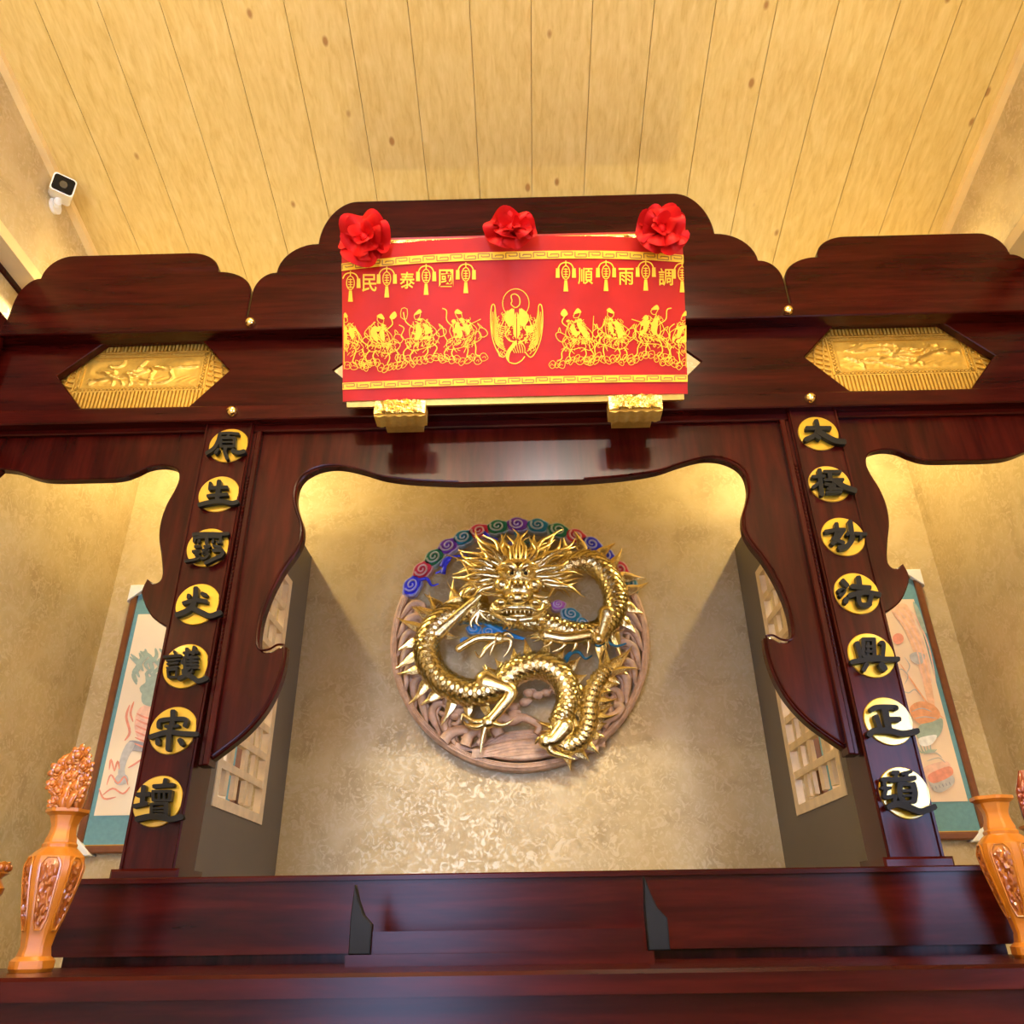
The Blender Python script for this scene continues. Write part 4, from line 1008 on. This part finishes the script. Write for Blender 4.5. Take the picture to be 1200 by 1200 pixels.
for pts in ([(598, 750), (596, 762), (590, 770)], [(594, 742), (602, 748)], [(578, 758), (574, 768)], [(570, 760), (562, 770), (556, 762)]): claw(m, 583, 749, pts, 4.6, .06)
m.build('dragon_leg', 'gold', dr, ang=60)
m = limb([(690, 744, .07), (662, 748, .075), (640, 744, .075)], [9, 8, 7])
for x0, pts in ((640, [(630, 747), (621, 748)]), (650, [(644, 755), (636, 758)]), (664, [(660, 758), (647, 764)]), (676, [(674, 758), (670, 764)]), (686, [(690, 754), (688, 766)])): claw(m, x0, 747, pts, 4.2, .075)
m.build('dragon_leg', 'gold', dr, ang=60)
m = limb([(662, 852, .07), (650, 866, .075), (640, 868, .075)], [11, 9, 7])
for pts in ([(632, 866), (627, 872)], [(645, 880), (660, 886), (674, 890)], [(650, 858), (642, 850)], [(658, 874), (670, 880)]): claw(m, 645, 868, pts, 6, .075)
m.build('dragon_leg', 'gold', dr, ang=60)
m = limb([(712, 720, .07), (705, 742, .075), (702, 748, .075)], [12, 7, 6])
for pts in ([(716, 738), (718, 750)], [(722, 722), (730, 726), (733, 735)], [(700, 752), (697, 746)]): claw(m, 706, 740, pts, 5.5, .07)
m.build('dragon_leg', 'gold', dr, ang=60)
# tail flames
for x, y, dx, dy, L, wd, bd in ((712, 785, .7, -1, 34, 6, .25), (714, 786, .95, -.7, 40, 6, -.2), (715, 788, 1, -.4, 34, 5, .25), (710, 785, .15, -1, 30, 5, -.2), (706, 790, -.3, -1, 24, 4, .2), (700, 822, 1, .3, 22, 5, -.5), (698, 840, 1, .4, 24, 5.5, -.6), (700, 815, 1, -.6, 20, 4, .3), (684, 812, -1, -1, 18, 4, .3), (682, 838, -1, -.9, 20, 4, .3)):
    m = MB(); fin(x, y, dx, dy, L, wd, .05, bd, m); m.build('tail_flame', 'gold', dr, ang=40)
# flame tufts at the joints
for x, y, a0, h in ((574, 798, 100, .075), (562, 706, 200, .07), (702, 738, -30, .07), (656, 852, 190, .07), (522, 744, 30, .065), (640, 742, 220, .06), (600, 786, 60, .065), (668, 812, 10, .065), (540, 700, 130, .06), (690, 668, 60, .06), (512, 720, 150, .06)):
    for k in range(4):
        a = math.radians(a0+fr.uniform(-65, 65)); m = MB(); fin(x, y, math.cos(a), -math.sin(a), fr.uniform(16, 28), fr.uniform(2.6, 4.2), h, fr.uniform(-.5, .5), m); m.build('flame_tuft', 'gold', dr, ang=40)
# head
hd = MB()
hd.ball(D(607, 671, .085), (26*PX, .07, 24*PX), 18, 12); hd.ball(D(607, 694, .12), (20*PX, .06, 15*PX), 16, 10); hd.ball(D(607, 701, .15), (14*PX, .035, 8.5*PX), 14, 8)
for s in (-1, 1):
    hd.ball(D(607+s*8, 700, .175), (5*PX, .02, 4.2*PX), 10, 6); hd.ball(D(607+s*19, 687, .12), (10*PX, .05, 10*PX), 12, 8)
    hd.ball(D(607+s*20, 708, .13), (9*PX, .04, 6*PX), 10, 7)
    hd.tube([D(607+s*x, y, h) for x, y, h in crom([(4, 668, .16), (9, 663, .175), (17, 662, .165), (26, 668, .12)], 5)], [.02, .021, .021, .02, .02, .02, .019, .018, .016, .015, .014, .012, .01, .008, .006, .004], 8)
    hd.tube([D(607+s*x, y, h) for x, y, h in crom([(0, 712, .15), (12, 712, .145), (24, 716, .12), (28, 709, .10)], 4)], .014, 8)
    hd.tube([D(607+s*x, y, h) for x, y, h in crom([(2, 727, .12), (14, 725, .12), (25, 721, .10), (30, 713, .09), (26, 707, .09)], 4)], .015, 8)
    for k in range(4): hd.tube([D(607+s*(3+k*5), 713, .135), D(607+s*(3+k*5), 719, .135)], [.008, .002], 6)
for k in range(3): hd.tube([D(600+k*7, 690, .16), D(600+k*7, 684, .165), D(600+k*7, 680, .15)], [.016, .02, .012], 8)
hd.ball(D(607, 724, .10), (15*PX, .04, 6*PX), 12, 7)
for k in range(9):
    x = 593+k*3.4; hd.tube([D(x, 726, .11), D(x+fr.uniform(-3, 3), 732, .115), D(x+fr.uniform(-5, 5), 738, .09)], [.012, .009, .002], 6)
for s in (-1, 1):
    hd.ball(D(608+s*8.2, 671.5, .155), (.023, .018, .019), 10, 7)
head = hd.build('dragon_head', 'gold', dr, ang=60)
for s in (-1, 1): MB().ball(D(608+s*8.2, 671.5, .176), .0085, 8, 6).build('eye', 'eye_black', head)
# mane, horns, whiskers
for k in range(58):
    a = math.radians(-25+230*(k+fr.uniform(-.3, .3))/57); st = fr.choice((20, 26, 30)); L = fr.uniform(28, 48)*(1.2 if abs(math.cos(a)) > .5 else .78)
    x0, y0 = 607+st*1.12*math.cos(a), 676-st*.9*math.sin(a); wv = fr.uniform(-.5, .5); h0 = fr.uniform(.05, .12)
    q = []
    for i in range(9):
        t = i/8; an = a+wv*math.sin(t*5)*.8; q.append(D(x0+L*t*math.cos(a)+6*t*math.sin(t*6+k)*math.sin(a), y0-L*t*math.sin(a)*.85+5*t*math.sin(t*6+k)*math.cos(a), h0+.03*math.sin(t*3)-.05*t))
    MB().tube(q, [.019*(1-.9*(i/8)**1.3) for i in range(9)], 7, .8).build('mane_lock', 'gold', dr, ang=60)
for s in (-1, 1):
    m = MB(); m.tube([D(607+s*x, y, h) for x, y, h in crom([(14, 658, .12), (22, 646, .12), (18, 637, .11), (19, 627, .09)], 5)], [.018*(1-.8*i/15) for i in range(16)], 8)
    m.tube([D(607+s*x, y, h) for x, y, h in crom([(22, 646, .12), (34, 640, .1), (44, 632, .07)], 5)], [.013*(1-.85*i/10) for i in range(11)], 8); m.build('horn', 'gold', dr, ang=60)
    m = MB(); pts = [(18, 698, .14), (44, 694, .12), (56, 676, .1), (66, 658, .08), (84, 650, .06)] if s < 0 else [(18, 698, .14), (34, 700, .13), (42, 690, .12), (50, 686, .1), (58, 692, .09)]
    q = crom(pts, 5); m.tube([D(607+s*x, y, h) for x, y, h in q], [.010*(1-.8*i/(len(q)-1)) for i in range(len(q))], 7); m.build('whisker', 'gold', dr, ang=60)
m = MB()
for dx in (-6, 0, 6): m.tube([D(607+dx, 656, .14), D(607+dx*1.3, 644, .14), D(608+dx*.6, 630+abs(dx), .1)], [.018, .014, .003], 8)
m.build('forehead_crest', 'gold', dr, ang=60)
for x, y, r_ in ((634, 716, 8), (628, 722, 6), (640, 708, 6), (580, 716, 7), (636, 728, 5)):
    MB().ball(D(x, y, .08), (r_*PX, .03, r_*PX*.85), 10, 7).tube([D(x+r_*.8*math.cos(t), y+r_*.7*math.sin(t), .105) for t in [i*.6 for i in range(9)]], .006, 5).build('beard_curl', 'gold', dr, ang=60)

# ================================================================== FRAMED PAINTINGS
def painting(s, label, canvas):
    Yp = YB-.035; x0, x1 = sorted((s*.538*Yp, s*.352*Yp)); z0, z1 = HC+.0855*Yp, HC+.424*Yp
    t = thing('framed_painting', label, 'painting', ((x0+x1)/2, YB-.01, z0), 'framed paintings in the side niches')
    fw = .03
    MB().box((x0+.01, Yp+.006, z0+.01), (x1-.01, YB-.002, z1-.01)).build('mat_board', 'teal_mat', t, smooth=False)
    for (a, b, c, d) in ((x0, x0+fw, z0, z1), (x1-fw, x1, z0, z1), (x0+fw, x1-fw, z0, z0+fw), (x0+fw, x1-fw, z1-fw, z1)):
        o = MB().prism([[(a, c), (b, c), (b, d), (a, d)]], Yp-.008, YB-.003, .006).build('frame_rail', 'frame_brown', t)
    MB().box((x0+.03, Yp+.004, z0+.03), (x1-.03, Yp+.006, z0+.034)).build('gilt_slip', 'gold_panel', t, smooth=False)
    ox = x0+.085 if s < 0 else x0+.085
    MB().box((x0+.05, Yp+.003, HC+.128*Yp), (x1-.05, Yp+.006, HC+.385*Yp)).build('canvas_sheet', canvas, t, smooth=False)
    # white corner guards on the outer corners
    for zc_, sg in ((z1, -1), (z0, 1)):
        xo = x0 if s < 0 else x1; xi = xo+(-s)*.085
        lp = [(xo+s*.008, zc_-sg*.008), (xi, zc_-sg*.008), (xo+s*.008, zc_+sg*.075)]
        MB().prism([lp], Yp-.016, YB-.003, .003).build('corner_guard', 'white_plastic', t)
    return t, Yp
pl, Yp = painting(-1, 'framed painting of a scaled beast with a flaming green mane on cream', 'canvas')
pr, _ = painting(1, 'framed painting with a red sun and an orange creature on peach', 'canvas_warm')
INKN = [0]
def ink(par, mat, pts, name='painted_shape', closed=True, off=.0015, wd=None):
    INKN[0] += 1; Yk = YB-.035+.003-off-.00006*INKN[0]
    if wd is None:
        q = crom(pts, 4, True); MB().prism([[XZ(x, y, Yk) for x, y in q]], Yk, Yk+.0004).build(name, mat, par, smooth=False)
    else:
        q = crom(pts, 4); m = MB(); n = len(q); v = []; f = []
        for i in range(n):
            t = np.array(q[min(i+1, n-1)])-np.array(q[max(i-1, 0)]); t = t/(np.linalg.norm(t) or 1); nn = np.array((-t[1], t[0]))*wd/2*(1-.7*abs(2*i/(n-1)-1)**3)
            for sg in (1, -1): p_ = P(q[i][0]+sg*nn[0], q[i][1]+sg*nn[1], Yk); v.append(p_)
        f = [(2*i, 2*i+1, 2*i+3, 2*i+2) for i in range(n-1)]
        m.add(v, f).build(name, mat, par, smooth=False, fix=False)
r = random.Random(9)
# mane of flames
for k in range(13):
    x, y = 160+r.uniform(0, 34), 800+r.uniform(-18, 22); L = r.uniform(18, 34)
    ink(pl, 'ink_teal', [(x, y), (x-4, y-L*.35), (x+3, y-L*.65), (x-3+r.uniform(-6, 6), y-L)], 'mane_stroke', wd=4.5, off=.002+.0001*k)
ink(pl, 'ink_teal', [(166, 822), (170, 800), (182, 790), (200, 790), (205, 822), (180, 828)], 'mane', off=.0016)
ink(pl, 'ink_pink', [(160, 836), (170, 826), (195, 824), (205, 850), (190, 878), (168, 872), (158, 856)], 'body')
for k in range(6): ink(pl, 'ink_red', [(160-k*.5, 836+k*7), (175, 842+k*7), (195, 838+k*7)], 'scale_band', wd=2.4, off=.0024)
ink(pl, 'ink_red', [(152, 826), (148, 840), (152, 858), (146, 868)], 'flame', wd=3); ink(pl, 'ink_red', [(157, 822), (153, 835), (156, 846)], 'flame', wd=2.5)
ink(pl, 'ink_dark', [(152, 868), (168, 870), (180, 874), (176, 882), (160, 880), (150, 878)], 'thigh')
ink(pl, 'ink_grey', [(150, 870), (158, 872), (150, 888), (146, 902), (147, 912), (139, 912), (139, 898), (143, 882)], 'leg')
ink(pl, 'ink_grey', [(138, 908), (148, 908), (150, 916), (140, 920), (134, 916)], 'foot')
for pts in ([(125, 920), (130, 908), (138, 918), (146, 910), (150, 920)], [(120, 932), (132, 924), (144, 930), (152, 922)], [(116, 924), (122, 936), (136, 934)], [(150, 900), (160, 894), (168, 888)], [(160, 930), (166, 920), (176, 924), (172, 934), (162, 932)], [(168, 940), (176, 930), (184, 936)], [(128, 902), (130, 890), (134, 904)], [(134, 904), (138, 892), (140, 902)]):
    ink(pl, 'ink_red', pts, 'lotus_stroke', wd=2.2)
# red sun painting
Yk = YB-.034; c = (1052.5, 748.5)
ink(pr, 'ink_red', [(c[0]+6.5*math.cos(a), c[1]+6.5*math.sin(a)) for a in [2*PI*k/10 for k in range(10)]], 'sun')
ink(pr, 'ink_peach', [(1045, 715), (1062, 708), (1074, 735), (1086, 775), (1096, 830), (1090, 835), (1078, 785), (1060, 738)], 'drapery')
for k in range(4): ink(pr, 'ink_pink', [(1046+k*6, 716-k*1.5), (1060+k*6, 732), (1074+k*5, 760), (1082+k*5, 800)], 'drapery_line', wd=1.8, off=.0022)
ink(pr, 'ink_grey', [(1066, 768), (1074, 764), (1084, 768), (1080, 778), (1070, 776)], 'bird')
ink(pr, 'ink_orange', [(1066, 830), (1078, 822), (1094, 826), (1102, 838), (1092, 848), (1074, 846)], 'creature_back')
ink(pr, 'ink_teal', [(1078, 850), (1092, 846), (1104, 842), (1104, 856), (1096, 866), (1082, 868), (1074, 862)], 'creature_side')
ink(pr, 'ink_white', [(1076, 866), (1088, 862), (1098, 862), (1092, 872), (1080, 874)], 'foam', off=.0022)
ink(pr, 'ink_orange', [(1055, 778), (1070, 800), (1090, 828), (1106, 842)], 'staff', wd=1.8, off=.0024)
for k in range(5): ink(pr, 'ink_teal', [(1074+k*4, 872), (1080+k*3, 882), (1090+k*2, 878)], 'reed_stroke', wd=1.5)
ink(pr, 'ink_pink', [(1082, 900), (1108, 892), (1113, 902), (1090, 914)], 'book', off=.002); ink(pr, 'ink_red', [(1088, 908), (1112, 898), (1116, 908), (1094, 918)], 'book', off=.0024)
ink(pr, 'ink_grey', [(1090, 914), (1114, 908), (1118, 918), (1104, 928), (1094, 926)], 'base', off=.002)
for pts in ([(1048, 790), (1056, 784), (1064, 792), (1060, 802)], [(1052, 806), (1064, 812), (1072, 808), (1080, 816)], [(1068, 834), (1080, 830), (1092, 834)], [(1072, 842), (1084, 840), (1098, 842)], [(1060, 770), (1066, 780), (1062, 790)], [(1082, 884), (1096, 882), (1104, 888)], [(1086, 892), (1100, 888), (1108, 894)]):
    ink(pr, 'ink_grey', pts, 'line_stroke', wd=1.2, off=.003)
for k in range(6): ink(pr, 'ink_dark', [(1092+k*4, 922-k*1.2), (1094+k*4, 926-k*1.2)], 'fringe', wd=1.3, off=.003)
ink(pr, 'ink_teal', [(1070, 705), (1076, 712), (1082, 728), (1086, 742), (1080, 736), (1074, 720)], 'foliage')

# ================================================================== SECURITY CAMERA
cp_ = P(73, 221, 2.14); 
sc_ = thing('security_camera', 'small white bullet security camera mounted high on the fascia', 'security camera', tuple(cp_))
dirv = (Vector((.35, 1.2, HC+.55)) - cp_); dirv = Vector((.58, -.72, -.38)).normalized()
def tri(d):
    z_ = d; x_ = z_.cross(Vector((0, 0, 1))).normalized(); y_ = x_.cross(z_).normalized(); return x_, y_
ax, ay = tri(dirv)
def rr_box(hw, hh, rad_, d0, d1, mb, n=6):
    def ring(d, k=1):
        o = []
        for cx, cy, a0 in ((hw-rad_, hh-rad_, 0), (-hw+rad_, hh-rad_, PI/2), (-hw+rad_, -hh+rad_, PI), (hw-rad_, -hh+rad_, 1.5*PI)):
            for i in range(n): a = a0+PI/2*i/(n-1); o.append(cp_ + ax*(cx+rad_*math.cos(a))*k + ay*(cy+rad_*math.sin(a))*k + dirv*d)
        return o
    a, b = ring(d0), ring(d1); m_ = len(a); f = [(i, (i+1) % m_, m_+(i+1) % m_, m_+i) for i in range(m_)] + [tuple(range(m_-1, -1, -1)), tuple(range(m_, 2*m_))]
    mb.add(a+b, f)
m = MB(); rr_box(.042, .037, .013, -.065, .045, m); m.build('housing', 'white_plastic', sc_)
m = MB(); rr_box(.037, .032, .011, .044, .047, m); m.build('front_glass', 'black_glass', sc_)
m = MB(); m.tube([cp_+dirv*.046, cp_+dirv*.049], [.016, .014], 16); m.build('lens', 'lens_glass', sc_)
bs = Vector((-XF, cp_.y+.05, cp_.z-.01))
m = MB(); m.tube([cp_-dirv*.02-ay*.03, cp_-dirv*.03-ay*.05, cp_-dirv*.05-ay*.055, Vector((-XF+.012, cp_.y+.055, cp_.z-.035))], [.012, .016, .016, .016], 10); m.build('bracket', 'white_plastic', sc_)
m = MB(); m.tube([Vector((-XF+.014, cp_.y+.055, cp_.z-.035)), Vector((-XF-.001, cp_.y+.055, cp_.z-.035))], [.032, .032], 18); m.build('mount_plate', 'white_plastic', sc_)

# ================================================================== OFFERING TABLE, VASES
ZT = HC-.06
ot_ = thing('offering_table', 'lower dark rosewood offering table in front of the altar', 'table', (0, 1.75, 0))
MB().prism([[(-1.55, 1.5), (1.55, 1.5), (1.55, 1.96), (-1.55, 1.96)]], ZT, ZT-.035, .006, axis='z').build('table_top', 'rosewood_h', ot_)
MB().box((-1.5, 1.53, ZT-.14), (1.5, 1.94, ZT-.035)).build('apron', 'rosewood_h', ot_, smooth=False)
for x in (-1.45, 1.45):
    for y in (1.57, 1.9): MB().box((x-.045, y-.03, 0), (x+.045, y+.03, ZT-.14)).build('leg', 'rosewood_v', ot_, smooth=False)
def vase(cx, cy, z0, label, mat='orange_wood', deep='orange_wood_deep', flower=None, kv=1.0):
    t = thing('carved_vase', label, 'vase', (cx, cy, z0), 'carved wooden vases')
    prof = [(r_*.9, z_) for r_, z_ in [(.040, 0), (.044, .006), (.044, .02), (.034, .028), (.030, .045), (.034, .07), (.046, .12), (.0575, .17), (.061, .195), (.0575, .215), (.044, .228), (.036, .234), (.037, .240), (.033, .244), (.033, .25), (.0285, .262), (.027, .272), (.0275, .28), (.035, .298), (.046, .305), (.046, .312), (.040, .312), (.024, .30), (.022, .26)]]
    m = MB(); v = []; n = 12; a0 = .35
    def pt(r, z, k):                          # chamfered hexagon: two points per corner
        i, j = divmod(k, 2); a = a0+PI/3*i+(.10 if j else -.10); rr_ = r/math.cos(0)*1.06
        return (cx+rr_*math.cos(a)*kv, cy+rr_*math.sin(a)*kv, z0+z*kv)
    for r_, z in prof: v += [pt(r_, z, k) for k in range(n)]
    f = []
    for j in range(len(prof)-1):
        for k in range(n): f.append((j*n+k, j*n+(k+1) % n, (j+1)*n+(k+1) % n, (j+1)*n+k))
    f += [tuple(range(n-1, -1, -1)), tuple((len(prof)-1)*n+k for k in range(n))]
    m.add(v, f).build('body', mat, t, ang=28)
    def rad(z):
        for (r0, z0_), (r1, z1_) in zip(prof, prof[1:]):
            if z0_ <= z <= z1_ and z1_ > z0_: return r0+(r1-r0)*(z-z0_)/(z1_-z0_)
        return .05
    rq = random.Random(3)
    for i in range(6):
        A = a0+PI/3*i+PI/6; nrm = Vector((math.cos(A), math.sin(A), 0)); sd = Vector((-math.sin(A), math.cos(A), 0)); ca = math.cos(PI/6-.10)
        v = []; f = []; nx, nz = 12, 26; fr_ = MB(); edge_ = []
        ph = rq.uniform(0, 6)
        for j in range(nz+1):
            z = .075+(.213-.075)*j/nz; R = rad(z)*1.06*ca; hw = rad(z)*1.06*math.sin(PI/6-.10)*.80
            q = j/nz; hw *= min(1, .55+3*q, .5+3.2*(1-q)**.8)
            for k in range(nx+1):
                u = 2*k/nx-1
                h = .5+.5*math.sin(u*7+3*math.sin(q*14+ph))*math.cos(q*22+2*u+ph)+rq.uniform(-.35, .35)
                e = min(1, (1-abs(u))*4, q*8, (1-q)*8)
                v.append(Vector((cx, cy, z0+z*kv)) + nrm*(R+.0008-.002+.0055*h*e)*kv + sd*u*hw*kv)
            edge_.append((z, R, hw))
        for j in range(nz):
            for k in range(nx): b = j*(nx+1)+k; f.append((b, b+1, b+nx+2, b+nx+1))
        MB().add(v, f).build('carved_panel', deep, t, ang=30)
        loop = [Vector((cx, cy, z0+z*kv)) + nrm*(R+.001)*kv + sd*hw*kv for z, R, hw in edge_] + [Vector((cx, cy, z0+z*kv)) + nrm*(R+.001)*kv - sd*hw*kv for z, R, hw in edge_[::-1]]
        fr_.tube(loop+[loop[0]], .0022*kv, 5); fr_.build('panel_rim', mat, t)
    if flower:
        rf = random.Random(8); top = z0+.30*kv
        m = MB(); m.tube([(cx, cy, top-.02), (cx+.002, cy, top+.03), (cx+.003, cy, top+.08), (cx+.006, cy, top+.125)], [.022*kv, .03*kv, .031*kv, .012*kv], 12); m.build('bouquet_stem', flower, t, ang=50)
        for k, (dx, dz, s_) in enumerate(((.014, .122, .026), (-.020, .090, .026), (.030, .098, .021), (.006, .078, .024), (-.004, .108, .02), (.034, .07, .018), (-.026, .062, .019), (.02, .055, .02), (-.01, .045, .02), (.012, .03, .018), (-.018, .024, .016), (.028, .036, .016))):
            c = Vector((cx+dx*kv, cy-(.026+.008*rf.random())*kv, top+dz*kv)); s_ *= kv
            m = MB(); m.ball(c+Vector((0, -s_*.4, 0)), s_*.34, 8, 6)
            for rg, (cnt, L, up) in enumerate(((8, 1.0, .1), (6, .74, .45), (5, .45, .7))):
                for i in range(cnt):
                    a = 2*PI*i/cnt+rg*.4+k; d = Vector((math.cos(a), 0, math.sin(a))); e = Vector((0, -1, 0))
                    p0 = c+d*s_*L*.2; p1 = c+d*s_*L*.62+e*s_*up*.5; p2 = c+d*s_*L*.95+e*s_*up*.6; p3 = c+d*s_*L*1.08+e*s_*up*.5
                    m.tube([p0, p1, p2, p3], [s_*.16, s_*.30, s_*.22, s_*.05], 7, .45)
            m.build('carved_flower', flower, t, ang=50)
        for k in range(30):
            a = rf.uniform(-1.0, 1.0); z = rf.uniform(-.005, .10)*kv; L = rf.uniform(.03, .05)*kv; x = cx+rf.uniform(-.026, .03)*kv; y = cy-rf.uniform(.022, .032)*kv
            m = MB(); m.tube([(x, y, top+z), (x+L*.3*math.sin(a), y-.008, top+z+L*.4), (x+L*.6*math.sin(a), y-.008, top+z+L*.75), (x+L*.8*math.sin(a), y-.002, top+z+L)], [.003, .009*kv, .007*kv, .001], 6, .5); m.build('carved_leaf', flower, t, ang=50)
    return t
YV = 1.74
def at(x, y): p = P(x, y, YV); return p
c = at(80, 949); kz = (c.z-ZT)/.312
vase(c.x, YV, ZT, 'orange carved wooden vase holding a bouquet of carved flowers', flower='flower_wood', kv=kz)
c = at(1161, 934); kz2 = (c.z-ZT)/.312
vase(c.x, YV, ZT, 'orange carved wooden vase without any flowers in it', kv=kz2)
c = P(1204, 932, 1.87); kz3 = (P(1203, 908, 1.87).z-ZT)/.447
vase(c.x, 1.87, ZT, 'carved wooden vase with glossy red brown carved flowers', flower='red_brown_wood', kv=kz3)
# carved cup standing beside the flower vase
c = at(0, 1030); cx, cy = c.x-.012, YV-.02
t = thing('carved_cup', 'small orange carved wooden goblet cup with a scalloped rim', 'cup', (cx, cy, ZT))
zt = at(5, 1013).z-ZT
pf = [(.030, 0), (.032, .01), (.02, .02), (.016, .05), (.02, zt-.075), (.032, zt-.055), (.034, zt-.045), (.024, zt-.028), (.026, zt-.024), (.036, zt-.018), (.030, zt-.014), (.034, zt), (.028, zt), (.02, zt-.02)]
m = MB(); n = 20; v = []
for j, (r_, z) in enumerate(pf):
    for k in range(n):
        sc2 = 1+(.06*math.sin(k*PI*2/n*10) if j in (11,) else 0); dz = .004*(k % 2) if j in (11, 12) else 0
        v.append((cx+r_*sc2*math.cos(2*PI*k/n), cy+r_*sc2*math.sin(2*PI*k/n), ZT+z+dz))
f = [(j*n+k, j*n+(k+1) % n, (j+1)*n+(k+1) % n, (j+1)*n+k) for j in range(len(pf)-1) for k in range(n)] + [tuple(range(n-1, -1, -1)), tuple((len(pf)-1)*n+k for k in range(n))]
m.add(v, f).build('bowl', 'orange_wood', t)
m = MB()
for k in range(14):
    a = 2*PI*k/14; m.ball((cx+.033*math.cos(a), cy+.033*math.sin(a), ZT+zt-.008), (.006, .006, .007), 7, 5)
m.build('carved_band', 'orange_wood_deep', t)
# dark horned tablet stand in front of the altar
YS = 1.8
hl, hr = P(417, 1037, YS), P(754, 1027, YS)
t = thing('horned_stand', 'dark wooden stand with two pointed upturned horns before the altar', 'stand', ((hl.x+hr.x)/2, YS, ZT))
zl_ = ZT
MB().box((hl.x-.005, YS-.03, zl_), (hr.x+.005, YS+.05, zl_+.02)).build('base', 'rosewood_h', t, smooth=False)
MB().box((hl.x+.01, YS, zl_+.02), (hr.x-.01, YS+.015, zl_+.06)).build('back_rail', 'rosewood_h', t, smooth=False)
for p, s in ((hl, 1), (hr, 1)):
    h = p.z-zl_
    MB().prism([[(p.x-.003, zl_+.02), (p.x-.004, zl_+h*.6), (p.x, zl_+h), (p.x+.004, zl_+h*.93), (p.x+.010, zl_+h*.80), (p.x+.022, zl_+h*.62), (p.x+.04, zl_+h*.5), (p.x+.04, zl_+.02)]], YS-.012, YS+.012, .002).build('horn', 'black_paint', t)
